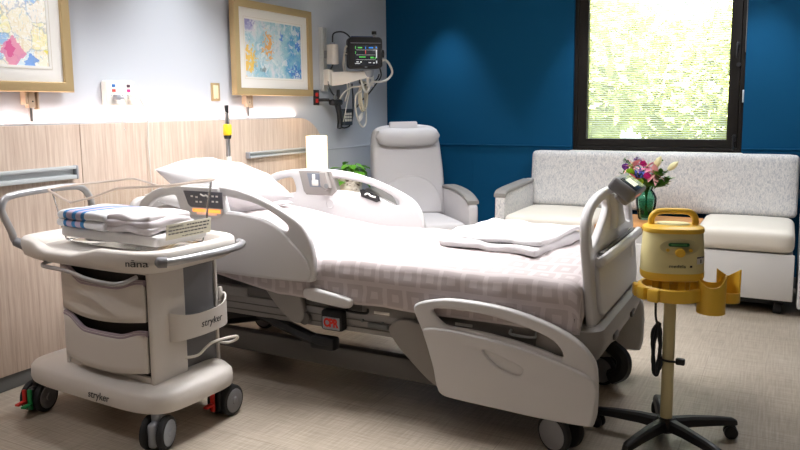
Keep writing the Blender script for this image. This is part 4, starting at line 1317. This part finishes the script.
for k, (a_, c_, dy, lab) in enumerate(((15, 4, .0, 'loose green sprig drooping widest over the vase side'), (-14, 19, .0, 'tall thin green sprig rising above the purple tulip'), (-13, 7, .04, 'bushy green sprig beneath the purple tulip'), (9, 18, -.02, 'tall thin green sprig rising above the cream tulip buds'), (10, 9.5, .06, 'broad green leaf spray under the outer tulip bud'), (2, 1.0, .10, 'low green leaf spray over the vase rim'), (-4, 7, -.06, 'green leaf spray at the back of the bouquet'), (12, 1.5, .06, 'trailing green sprig hanging lowest beside the vase'))):
    flower('sprig', 'leaf_sprig', at(a_, c_, dy), F_leaf2, lab, .07 if k not in (1, 3) else .03, 'bouquet greenery', 20 + k)

# ------------------------------------------------------------------ breast pump and its stand
PX, PY = 2.85, 2.85
t = thing('pump_stand', 'cream and yellow pole stand on a black five-legged castor base', 'pump stand', (PX, PY, 0))
MB().cyl((PX, PY, .08), (PX, PY, .60), .0225, seg=24).done('pole', M_pole, t)
b = MB().lathe([(0, .045), (.035, .045), (.05, .06), (.05, .085), (.03, .1), (0, .1)], Matrix.Translation((PX, PY, 0)), 24)
b.done('hub', M_black, t)
for k in range(5):
    a = R(33 + 72 * k)
    d = Vector((math.cos(a), math.sin(a), 0))
    sd = Vector((-d.y, d.x, 0))
    c0 = Vector((PX, PY, .075))
    rings = []
    for rr, hw, zc, hh in ((.02, .03, .075, .022), (.1, .026, .078, .02), (.2, .022, .074, .017), (.27, .02, .068, .014), (.285, .014, .064, .01)):
        p = Vector((PX, PY, zc)) + d * rr
        rings.append([p + sd * (hw * x) + Vector((0, 0, hh * z)) for x, z in ((1, -.7), (.8, .6), (.4, 1), (-.4, 1), (-.8, .6), (-1, -.7), (-.6, -1), (.6, -1))])
    lg = MB().loft(rings).done('leg', M_black, t)
    cpt = Vector((PX, PY, 0)) + d * .265
    cs = MB().cyl(cpt + Vector((0, 0, .03)), cpt + Vector((0, 0, .065)), .008, seg=10)
    for s in (-1, 1):
        ca_ = R(33 + 72 * k + 70)
        ax = Vector((math.cos(ca_), math.sin(ca_), 0))
        cs.disc_roll(cpt + ax * s * .013 + Vector((0, 0, .026)), ax, .026, .018, .006, 20)
    cs.done('castor', M_black, lg)
# ring tray
RZ = .603
b = MB()
N_ = 48
ro, ri = .118, .106
rings = [[(PX + r_ * math.cos(2 * PI * i / N_), PY + r_ * math.sin(2 * PI * i / N_), z_) for i in range(N_)] for r_, z_ in ((ri, RZ - .022), (ro, RZ - .022), (ro + .004, RZ), (ro + .002, RZ + .024), (ro - .003, RZ + .028), (ri, RZ + .026), (ri, RZ - .022))]
b.loft(rings, (False, False))
b.done('tray_ring', M_yel, t)
b = MB()
for a in (200, 225, 250):
    aa = R(a)
    b.box((PX + .128 * math.cos(aa), PY + .128 * math.sin(aa), RZ + .002), (.022, .045, .048), .007, m=Matrix.Translation((PX + .128 * math.cos(aa), PY + .128 * math.sin(aa), 0)) @ Matrix.Rotation(aa, 4, 'Z') @ Matrix.Translation((-(PX + .128 * math.cos(aa)), -(PY + .128 * math.sin(aa)), 0)))
b.done('grip_block', M_yel, t)
b = MB()
for a in (30, 150, 270):
    aa = R(a)
    b.box((0, 0, 0), (.11, .022, .016), .004, m=Matrix.Translation((PX + .06 * math.cos(aa), PY + .06 * math.sin(aa), RZ - .01)) @ Matrix.Rotation(aa, 4, 'Z'))
b.cyl((PX, PY, RZ - .03), (PX, PY, RZ + .03), .032, seg=24)
b.done('spokes', M_yel, t)
b = MB()
for a in (20, 80, 140, 200, 260, 320):
    aa = R(a)
    b.box((PX + .055 * math.cos(aa), PY + .055 * math.sin(aa), RZ + .02), (.026, .026, .07), .004)
b.done('support_posts', M_yel, t)
# twin bottle holder
def cup(cx, cy, r, z0, hfun):
    b = MB()
    n = 40
    rings = []
    for z_, rr in ((0, r), (.5, r * 1.01), (1, r * 1.02), (1, r * 1.02 - .005), (.0, r - .005)):
        rings.append([(cx + rr * math.cos(2 * PI * i / n), cy + rr * math.sin(2 * PI * i / n), z0 + .004 + hfun(2 * PI * i / n) * z_) for i in range(n)])
    b.loft(rings, (True, False))
    b.cyl((cx, cy, z0 - .004), (cx, cy, z0 + .006), r, seg=30)
    return b
def front(a):
    """angle from the side facing the room, 0..pi"""
    return abs((a + R(82) + PI) % (2 * PI) - PI)
def h_front(a):
    return .095 + .042 * math.sin(min(front(a), PI - front(a) if front(a) > PI / 2 else front(a))) ** 3
def h_back(a):
    f = front(a)
    s_ = max(0, min(1, (f - 1.15) / .25))
    return .03 + s_ * (.085 - .035 * max(0, (f - 1.5) / 1.64) ** 1.3)
hold = cup(PX + .143, PY - .01, .05, RZ - .062, h_front)
hold.box((PX + .112, PY - .005, RZ - .01), (.05, .06, .045), .006)
hold.done('bottle_holder', M_yel, t)
hold = cup(PX + .195, PY + .06, .042, RZ - .03, h_back)
hold.box((PX + .165, PY + .03, RZ - .012), (.05, .05, .03), .006)
hold.done('bottle_holder', M_yel, t)
MB().box((PX - .02, PY + .025, .46), (.012, .012, .03), .003).box((PX - .02, PY + .025, .30), (.012, .012, .03), .003).done('cord_hook', M_pole, t)

PR = R(17)
t = thing('breast_pump', 'yellow and cream breast pump with a carry handle on the pole stand', 'breast pump', (PX, PY, RZ + .05), PR, world=False)
def sring(hx, hy, z, n=56, e=2.6):
    o = []
    for i in range(n):
        a = 2 * PI * i / n
        c, s = math.cos(a), math.sin(a)
        o.append((hx * math.copysign(abs(c) ** (2 / e), c), hy * math.copysign(abs(s) ** (2 / e), s), z))
    return o
t.scale = (1, 1, .9)
BX, BY = .114, .09
zb = 0
b = MB().loft([sring(BX - .012, BY - .012, zb), sring(BX - .003, BY - .003, zb + .006), sring(BX, BY, zb + .016), sring(BX, BY, zb + .036)])
b.done('lower_shell', M_yel, t)
b = MB().loft([sring(BX - .001, BY - .001, zb + .034), sring(BX - .002, BY - .002, zb + .1), sring(BX - .008, BY - .008, zb + .198), sring(BX - .009, BY - .009, zb + .202)])
body = b.done('body', M_pale, t)
b = MB().loft([sring(BX - .006, BY - .006, zb + .2), sring(BX - .004, BY - .004, zb + .206), sring(BX - .006, BY - .006, zb + .218), sring(BX - .02, BY - .02, zb + .226), sring(BX - .06, BY - .05, zb + .230)])
b.done('lid', M_yel, t)
MB().loft([sring(.06, .045, zb + .229), sring(.056, .04, zb + .233)]).done('lid_inset', M_pale, t)
b = MB().tube([(-.078, 0, zb + .222), (-.078, 0, zb + .25), (-.066, 0, zb + .272), (-.04, 0, zb + .282), (.04, 0, zb + .282), (.066, 0, zb + .272), (.078, 0, zb + .25), (.078, 0, zb + .222)], .0125, 12, sm=5, ey=1.0, up=(0, 1, 0))
b.done('carry_handle', M_yel, t)
yf = lambda x: -(BY - .001) * max(.02, 1 - (abs(x) / (BX - .001)) ** 2.6) ** (1 / 2.6)
def on_face(x, z, lift=.0):
    return Vector((x, yf(x) - lift, zb + z))
def face_patch(loop, lift, th=.002):
    """outline in (x, z) wrapped on the curved front of the pump"""
    b = MB()
    b.plate([loop], th, 0, XZ(0))
    bmesh.ops.subdivide_edges(b.bm, edges=b.bm.edges[:], cuts=2)
    for v in b.bm.verts:
        v.co = Vector((v.co.x, yf(v.co.x) - lift + v.co.y, zb + v.co.z))
    return b
el = [(.012 + .07 * math.cos(2 * PI * i / 36), .148 + .034 * math.sin(2 * PI * i / 36)) for i in range(36)]
face_patch(el, .0012).done('control_surround', mat('pump_cream_light', '#ddd29f', .4), body)
face_patch(rrect(.008, .158, .037, .0075, .007, 4), .003, .003).done('display', mat('pump_display', '#27492f', .25, emit='#274a2c', es=.25), body)
face_patch(rrect(.008, .158, .027, .003, .002, 2), .005, .001).done('display_text', mat('pump_display_text', '#5f9a55', .4), body)
c = on_face(.012, .126)
MB().cyl(c, c + Vector((0, -.016, 0)), .0185, .0165, 28).done('dial_knob', M_yel, body)
for x in (-.03, .05):
    c = on_face(x, .135)
    MB().cyl(c, c + Vector((0, -.005, 0)), .007, .006, 18).done('button', M_yel, body)
b = MB().text('medela', .018, XZ(0) @ Matrix.Translation((.005, .068, 0)), .0004, 1.15)
b.box((.053, 0, zb + .068 - zb), (.008, .0008, .008))
for v in b.bm.verts:
    v.co = Vector((v.co.x, yf(v.co.x) - .0015 + v.co.y, zb + v.co.z))
plab(b.done('name_lettering', M_txt, body), 'dark name lettering low on the cream front')
face_patch(rrect(.088, .091, .014, .015, .002, 2), .0015, .001).done('asset_sticker', M_ivory, body)
face_patch([(.074, .101), (.102, .101), (.102, .106), (.074, .106)], .0028, .0008).done('sticker_band', mat('sticker_navy', '#3b3e63', .5), body)
face_patch([(.087, .080), (.092, .080), (.092, .096), (.087, .096)], .0028, .0008).done('sticker_mark', M_txt, body)

t = thing('coiled_power_cable', 'black power cord coiled and hung on the cream pole of the pump stand', 'power cable', (PX - .03, PY, .25))
pts = []
for k in range(5 * 10 + 1):
    a = 2 * PI * k / 10
    w_ = .012 + .003 * math.sin(k)
    pts.append((PX - .038 - .004 * (k % 3) + w_ * math.cos(a) * (1 if k % 20 < 10 else 1.5), PY - .012 + .016 * math.sin(k * .6), .372 + .10 * math.sin(a) + .006 * math.sin(k * 1.3)))
MB().tube(pts, .0045, 7, sm=3).tube([(PX - .05, PY - .02, .56), (PX - .048, PY - .02, .5), (PX - .04, PY - .015, .46)], .0045, 7).done('cord', M_cable_b, t)
MB().tube([(PX - .03, PY - .03, .34), (PX + .0, PY - .035, .335), (PX + .03, PY - .03, .335)], .0045, 7).box((PX + .047, PY - .028, .338), (.034, .022, .026), .006).done('plug', M_black, t)

# ------------------------------------------------------------------ bassinet cart (local: x along the cart, -y = drawer side)
CX, CY_, CA = .752, 2.105, R(-2.5)
ct = thing('bassinet_cart', 'white wheeled bassinet cart with two curved drawers and silver push handles', 'bassinet cart', (CX, CY_, 0), CA, world=False)
CM = Matrix.Translation((CX, CY_, 0)) @ Matrix.Rotation(CA, 4, 'Z')
def se(hx, hy, cx, cy, z, n=72, e=5.0):
    o = []
    for i in range(n):
        a = 2 * PI * i / n
        c, s = math.cos(a), math.sin(a)
        o.append(Vector((cx + hx * math.copysign(abs(c) ** (2 / e), c), cy + hy * math.copysign(abs(s) ** (2 / e), s), z)))
    return o
def zf(r, fn):
    for p in r:
        p.z += fn(p)
    return r
rise = lambda p: -.018 * max(0, (p.x / .45)) + .0 * p.y
ring_b = [se(.425, .225, 0, 0, .142), se(.44, .24, 0, 0, .148), se(.445, .245, 0, 0, .165), zf(se(.442, .242, 0, 0, .205), lambda p: .012 * (1 - abs(p.x) / .45)), zf(se(.43, .23, 0, 0, .22), lambda p: .012 * (1 - abs(p.x) / .45)), zf(se(.36, .19, .02, .01, .232), lambda p: .008), zf(se(.3, .15, .04, .01, .245), lambda p: 0)]
base = MB().loft(ring_b).done('base', M_white, ct, ang=50)
def logo(body, size, m_, sx=1):
    return MB().text(body, size, m_, .0006, sx, .18)
LX = XZ(0) @ Matrix.Diagonal((1, 1, 1, 1))
plab(logo('stryker', .044, XZ(-.2465) @ Matrix.Translation((.11, .18, 0))).done('name_lettering', M_txt, base), 'grey name lettering on the base front')
# castors
def cart_castor(x, y, ang, hubm, brake):
    m_ = Matrix.Translation((x, y, 0)) @ Matrix.Rotation(ang, 4, 'Z')
    r = .066
    rt = MB().box((0, 0, r + .004), (.11, .036, .1), .014, 3, m=m_).cyl(m_ @ Vector((0, 0, .1)), m_ @ Vector((0, 0, .148)), .022, seg=16).done('castor', hubm, ct)
    for s in (-1, 1):
        w_ = MB().disc_roll(m_ @ Vector((0, s * .034, r)), m_.to_3x3() @ Vector((0, 1, 0)), r, .03, .011).done('wheel', M_rubber, rt)
        MB().disc_roll(m_ @ Vector((0, s * .044, r)), m_.to_3x3() @ Vector((0, 1, 0)), r * .78, .016, .005).disc_roll(m_ @ Vector((0, s * .05, r)), m_.to_3x3() @ Vector((0, 1, 0)), r * .25, .012, .004, 20).done('wheel_hub', M_hub if not brake else M_colg, rt)
    if brake:
        b = MB().box((.068, -.013, .075), (.012, .02, .085), .004, m=m_)
        b.box((.09, -.014, .065), (.05, .022, .01), .003, m=m_)
        b.done('red_brake_pedal', M_red, rt)
        if brake > 1:
            b = MB().box((.068, .013, .075), (.012, .02, .09), .004, m=m_)
            b.box((.09, .014, .055), (.045, .024, .01), .003, m=m_)
            b.done('green_brake_pedal', M_green, rt)
    return rt
cart_castor(.375, -.185, R(-68), M_hub, 0)
cart_castor(-.375, -.19, R(-74), M_black, 2)
cart_castor(.37, .185, R(-84), M_black, 1)
cart_castor(-.375, .185, R(30), M_black, 0)
# cabinet carcass
BX0, BX1, BYF, BYB = -.2, .345, -.165, .015
b = MB()
b.box(((BX1 + .322) / 2, (BYF + BYB) / 2, .465), (BX1 - .322, BYB - BYF, .46), .012, 3)
b.box((BX0 + .012, (BYF + BYB) / 2, .465), (.024, BYB - BYF, .46), .006)
b.box(((BX0 + BX1) / 2, BYB - .01, .465), (BX1 - BX0 - .02, .02, .44))
b.box(((BX0 + BX1) / 2, (BYF + BYB) / 2, .69), (BX1 - BX0 - .01, BYB - BYF, .03), .006)
b.box(((BX0 + BX1) / 2, (BYF + BYB) / 2, .25), (BX1 - BX0 - .02, BYB - BYF - .01, .03), .006)
b.done('cabinet', M_white, ct)
MB().box((.06, -.085, .465), (.51, .13, .42)).done('cavity_shade', mat('cavity_shade_dark', '#2a2523', .7), ct)  # solid dark block, its colour paints the shade inside the cabinet
def bow(x):
    return BYF - .001 - .034 * (1 - ((x - .072) / .262) ** 2)
def dip(x, d):
    u = (x - (BX0 + .028)) / (.32 - BX0 - .028)
    s = lambda a, b_, v: max(0, min(1, (v - a) / (b_ - a)))
    sm_ = lambda v: v * v * (3 - 2 * v)
    return -d * sm_(s(.06, .34, u)) * (1 - sm_(s(.74, .96, u)) * .55)
def drawer(z0, z1, d):
    xa, xb = BX0 + .022, .324
    NXd, NZd = 36, 6
    def fn(off):
        return lambda u, v: (xa + (xb - xa) * u, bow(xa + (xb - xa) * u) + off, (z0 - .016 * math.sin(PI * u)) + (z1 + dip(xa + (xb - xa) * u, d) - z0 + .016 * math.sin(PI * u)) * v)
    b = MB().grid(fn(0), NXd, NZd)
    dr = b.done('drawer', M_white, ct, solid=.014)
    pts = [(xa + (xb - xa) * i / 36, bow(xa + (xb - xa) * i / 36) + .002, z1 + dip(xa + (xb - xa) * i / 36, d) - .006) for i in range(37)]
    MB().tube(pts, .0105, 8, sm=0, ey=1.25, up=(0, 0, 1)).done('drawer_lip', M_mauve, dr)
    b = MB().box(((xa + xb) / 2, -.10, z0 + .03), (xb - xa - .03, .12, .05)).done('drawer_tray', M_colg, dr)
    return dr
drawer(.492, .672, .048)
drawer(.288, .470, .045)
# grey lift column behind
b = MB().plate([rrect(.125, .11, .19, .10, .02)], .5, .004, XY(.475))
b.done('lift_column', M_colg, ct)
MB().box((.312, .212, .475), (.014, .014, .5), .003).done('column_trim', M_white, ct)
# side bin with name
b = MB()
n = 20
pk = [(.30, -.075), (.345, -.078), (.375, -.055), (.392, .01), (.394, .11), (.375, .20), (.335, .25), (.30, .254)]
pk = [(p.x, p.y) for p in cr([(a, c, 0) for a, c in pk], 4)]
def inset(loop, d):
    cx_ = .298
    cy_ = sum(p[1] for p in loop) / len(loop)
    return [(cx_ + (p[0] - cx_) * (1 - d / .08) , cy_ + (p[1] - cy_) * (1 - d / .16)) for p in loop]
ztop = lambda p: .485 + .03 * abs((p[1] - .08) / .17) ** 3
rings = [[(p[0], p[1], .385 + .006) for p in inset(pk, .004)], [(p[0], p[1], .392) for p in pk], [(p[0], p[1], ztop(p)) for p in pk], [(p[0], p[1], ztop(p)) for p in inset(pk, .005)], [(p[0], p[1], .392) for p in inset(pk, .006)]]
b.loft(rings, (True, True))
bin_ = b.done('side_bin', M_white, ct)
MB().box((.31, .24, .512), (.012, .02, .06), .003).done('bin_bracket', M_white, bin_)
b = logo('stryker', .042, YZ(.3955) @ Matrix.Translation((.105, .438, 0)))
for v in b.bm.verts:
    y = v.co.y
    v.co.x -= 2.2 * max(0, abs(y - .06) - .05) ** 2
plab(b.done('name_lettering', M_txt, bin_), 'grey name lettering on the side bin')
MB().tube([(.31, .0, .39), (.33, -.01, .325), (.34, -.005, .305), (.36, .05, .30), (.37, .09, .325), (.38, .13, .34), (.395, .235, .335), (.392, .245, .318), (.375, .21, .31), (.33, .20, .31)], .006, 8, sm=4).done('wire_hook', M_ivory, ct)
# pull-out shelf handle under the tray
MB().tube([(-.19, -.205, .69), (-.205, -.225, .685), (-.18, -.25, .678), (-.07, -.262, .680), (.04, -.275, .679), (.14, -.285, .668), (.27, -.28, .662), (.325, -.262, .668), (.335, -.21, .68)], .0085, 10).done('shelf_handle', M_handle, ct)
MB().box((.04, -.14, .705), (.42, .17, .012), .003).done('pull_out_shelf', M_white, ct)
# tray
def tz(p):
    if p.y < -.1:
        u = (p.x + .47) / .94
        s = max(0, min(1, (u - .24) / .10)) * max(0, min(1, (.64 - u) / .12))
        s = s * s * (3 - 2 * s)
        return -.034 * s * min(1, (-.1 - p.y) / .08)
    return 0
TT = .782
TC = .03
rings = [se(.35, .2, TC, 0, .69), se(.398, .245, TC, 0, .697, e=5), se(.425, .265, TC, .0, .712), zf(se(.435, .272, TC, 0, .75), lambda p: tz(p) * .4), zf(se(.433, .27, TC, 0, TT - .008), tz), zf(se(.425, .263, TC, 0, TT), tz), zf(se(.395, .238, TC, 0, TT), tz), zf(se(.38, .225, TC, 0, TT - .01), lambda p: tz(p) * .7), se(.37, .215, TC, 0, .742)]
tr = MB().loft(rings).done('tray', M_white, ct, ang=50)
b = MB().text('nāna', .036, XZ(0) @ Matrix.Translation((.382, .742, 0)), .0006, 1.2)
for v in b.bm.verts:
    q_ = abs((v.co.x - TC) / .435) ** 5
    v.co.y += -.272 * (1 - q_) ** .2 - .0012
plab(b.done('name_lettering', M_txt, tr), 'grey name lettering on the tray front')
# handles
h = MB().tube([(.442, -.205, .745), (.466, -.175, .744), (.484, -.11, .744), (.495, .0, .745), (.495, .10, .745), (.487, .18, .746), (.455, .235, .746), (.42, .25, .746)], .0155, 14, sm=6).done('push_handle', M_handle, ct)
MB().tube([(.438, -.210, .745), (.452, -.194, .745), (.465, -.177, .744)], lambda q: .021 * min(1, .35 + 2.6 * q), 14, sm=5).done('handle_socket', M_colg, h)
h = MB().tube([(-.375, -.20, .735), (-.421, -.215, .755), (-.424, -.228, .80), (-.424, -.258, .875), (-.424, -.262, .905), (-.424, -.245, .938), (-.424, -.2, .953), (-.424, -.10, .96), (-.424, .0, .963), (-.424, .09, .96), (-.424, .13, .945), (-.424, .16, .905), (-.424, .17, .86), (-.421, .18, .80), (-.375, .18, .745)], .0155, 14, sm=6).done('push_handle', M_handle, ct)
MB().tube([(-.375, -.20, .735), (-.42, -.213, .752)], .02, 12, sm=0).done('handle_socket', M_colg, h)

# tub -------------------------------------------------------------------
tb_ = thing('bassinet_tub', 'clear acrylic bassinet tub resting on the white cart tray', 'bassinet tub', tuple(CM @ Vector((.01, .05, .745))), CA, world=False)
TB = Matrix.Translation((-.01, -.05, -.745))
def rim(p, k):
    u = (p.x - .03) / .36
    d = -.062 * math.exp(-((u + .30) / .42) ** 2) if p.y < .03 else -.035 * math.exp(-((u - .05) / .4) ** 2) + .012 * math.exp(-((u + .55) / .25) ** 2)
    side_w = min(1, abs(p.y - .03) / .12)
    return (d * side_w + .02 * u) * k
TR = [(.30, .135, .752, 0), (.312, .145, .76, 0), (.325, .152, .80, 0), (.34, .162, .90, .4), (.358, .175, .998, 1)]
rings = [[TB @ q for q in zf(se(a, c, .03, .03, z, 80, 5.5), lambda p, k=k: rim(p, k))] for a, c, z, k in TR]
tub = MB().loft(rings, (True, False)).done('tub_shell', M_acryl, tb_, ang=60)
rp = [TB @ q for q in zf(se(.364, .181, .03, .03, .998, 80, 5.5), lambda p: rim(p, 1))]
MB().tube([tuple(q) for q in rp], .0062, 8, True, 0, ey=.8, up=(0, 0, 1)).done('rim', translucent_mat('frosted_rim', '#e2d8d0', .6), tb_)
cbase = TB @ Matrix.Translation((.367, .03, .832)) @ Matrix.Rotation(R(8), 4, 'Y')
card = MB().box((0, 0, 0), (.0022, .235, .062), .0008, m=cbase).done('warning_card', mat('card_cream', '#dcd7c3', .7), tb_)
cmx = cbase @ YZ(.0016) @ Matrix.Diagonal((1.2, 1, 1, 1))
b = MB().text('WARNING:', .0125, cmx @ Matrix.Translation((-.089, .019, 0)), .0003, 1, 0, 'LEFT')
rng = random.Random(4)
for row, (x0, x1) in enumerate(((-.012, .088), (-.089, .086), (-.089, .084), (-.03, .065))):
    x = x0
    while x < x1 - .006:
        w_ = rng.uniform(.006, .017)
        w_ = min(w_, x1 - x)
        b.box((x + w_ / 2, .019 - .0135 * row - (.002 if row == 3 else 0), .0), (w_, .0052 if row < 3 else .003, .0005), m=cmx)
        x += w_ + .0035
b.done('card_lettering', M_txt, card)
# things lying in the tub
MX = lambda x, y, z: CM @ Vector((x, y, z))
t = thing('bassinet_mattress', 'thin white mattress pad inside the clear bassinet tub', 'mattress', tuple(MX(.03, .03, .775)), CA, world=False)
MB().pad((0, 0, .018), (.60, .27, .044), .015, puff=.004, cuts=9).done('pad', M_sheet, t)
t = thing('striped_baby_blanket', 'folded white baby blanket with blue and lilac stripes in the bassinet', 'baby blanket', tuple(MX(-.105, .005, .815)), CA, world=False)
M_str = stripe_mat()
for k, (zc, sx) in enumerate(((.022, .32), (.055, .305))):
    MB().pad((0, 0, zc), (sx, .27 - .01 * k, .036), .017, cuts=12, wr=.006, ws=9, seed=k, puff=.006 if k == 1 else 0).done('blanket_fold', M_str, t, ang=70)
t = thing('white_baby_blanket', 'rumpled white folded blanket beside the striped one in the bassinet', 'baby blanket', tuple(MX(.165, .005, .815)), CA, world=False)
for k, (zc, sx) in enumerate(((.02, .27), (.042, .26), (.06, .24))):
    MB().pad((0, 0, zc), (sx, .25 - .012 * k, .03), .013, cuts=14, wr=.016, ws=11, seed=k + 5, puff=.006).done('blanket_fold', mat('linen_lilac_white_%d' % k, ('#e3dde3', '#ddd5dc', '#e6e0e5')[k], .95), t, ang=70)

# ------------------------------------------------------------------ light
def area(name, loc, size, power, col=(1, 1, 1), rot=(0, 0, 0), sy=None, spread=180):
    l = bpy.data.lights.new(name, 'AREA')
    l.energy = power
    l.color = col
    l.shape = 'RECTANGLE'
    l.size = size
    l.size_y = sy or size
    l.spread = R(spread)
    o = bpy.data.objects.new(name, l)
    COL.objects.link(o)
    o.location = loc
    o.rotation_euler = rot
    return o
def spot(name, loc, target, power, deg, blend=.5, col=(1, 1, 1), rad=.03):
    l = bpy.data.lights.new(name, 'SPOT')
    l.energy = power
    l.color = col
    l.spot_size = R(deg)
    l.spot_blend = blend
    l.shadow_soft_size = rad
    o = bpy.data.objects.new(name, l)
    COL.objects.link(o)
    o.location = loc
    o.rotation_euler = (Vector(target) - Vector(loc)).to_track_quat('-Z', 'Y').to_euler()
    return o
WARM, COOL = (1, .86, .70), (.86, .93, 1)
for x in (.62, 1.86, 3.02, 4.3):
    spot('wall_washer', (x, YB - .32, CEIL - .03), (x, YB - .25, 0), 62, 64, .75, COOL)
for y in (1.0, 2.1, 3.15):
    spot('headwall_washer', (.36, y, CEIL - .03), (.28, y, 0), 36, 92, .8, (.95, .97, 1))
area('led_strip', (.018, 1.61, 1.246), .02, 12, (1, .74, .64), (R(180), 0, 0), 5.5)
area('ceiling_panel_bed', (1.35, 3.15, CEIL - .01), .6, 64, (1, .985, .985), sy=1.2, spread=130)
area('room_fill_light', (2.9, 4.4, CEIL - .01), .6, 24, (.95, .97, 1), sy=.6)  # unseen light added for general room brightness, no fixture modelled
area('camera_side_fill', (3.6, .6, CEIL - .01), .6, 5, (1, .94, .86), sy=.6)  # unseen fill light added on the camera side, no fixture modelled
l = bpy.data.lights.new('lamp_bulb', 'POINT')
l.energy = 3
l.color = WARM
l.shadow_soft_size = .04
o = bpy.data.objects.new('lamp_bulb', l)
COL.objects.link(o)
o.location = (.22, 4.32, 1.04)
sun = bpy.data.lights.new('sun', 'SUN')
sun.energy = 34
sun.angle = R(1)
sun.color = (1, .95, .82)
o = bpy.data.objects.new('sun', sun)
COL.objects.link(o)
o.rotation_euler = Vector((.35, .75, -.9)).to_track_quat('-Z', 'Y').to_euler()
W = bpy.data.worlds.new('World')
S.world = W
W.use_nodes = True
bg = W.node_tree.nodes['Background']
bg.inputs[0].default_value = (.85, .93, 1, 1)
bg.inputs[1].default_value = 5.0
# window portal keeps the daylight clean
p = area('window_portal', ((WX0 + WX1) / 2, YB + .15, (WZ0 + WZ1) / 2), WX1 - WX0, 1, rot=(R(-90), 0, 0), sy=WZ1 - WZ0)
p.data.cycles.is_portal = True

# ------------------------------------------------------------------ camera
cam = bpy.data.cameras.new('camera')
co = bpy.data.objects.new('camera', cam)
COL.objects.link(co)
yaw, pitch, roll = R(28.242), R(7.214), R(-.636)
fwd = Vector((-math.sin(yaw) * math.cos(pitch), math.cos(yaw) * math.cos(pitch), -math.sin(pitch)))
rt = Vector((math.cos(yaw), math.sin(yaw), 0))
upv = rt.cross(fwd)
c, s = math.cos(roll), math.sin(roll)
r2, u2 = rt * c + upv * s, upv * c - rt * s
co.matrix_world = Matrix(((r2.x, u2.x, -fwd.x, 3.217), (r2.y, u2.y, -fwd.y, 0), (r2.z, u2.z, -fwd.z, 1.3), (0, 0, 0, 1)))
cam.sensor_width = 36
cam.lens = 723.58 / 800 * 36
cam.shift_y = -25 / 800
cam.clip_start = .02
S.camera = co
S.view_settings.view_transform = 'Standard'
S.view_settings.look = 'None'
S.view_settings.gamma = 1
S.view_settings.use_curve_mapping = False
S.view_settings.exposure = 0
S.cycles.use_denoising = True
S.cycles.max_bounces = 8
S.cycles.transparent_max_bounces = 24
S.cycles.sample_clamp_indirect = 6
S.cycles.caustics_reflective = False
S.cycles.caustics_refractive = False
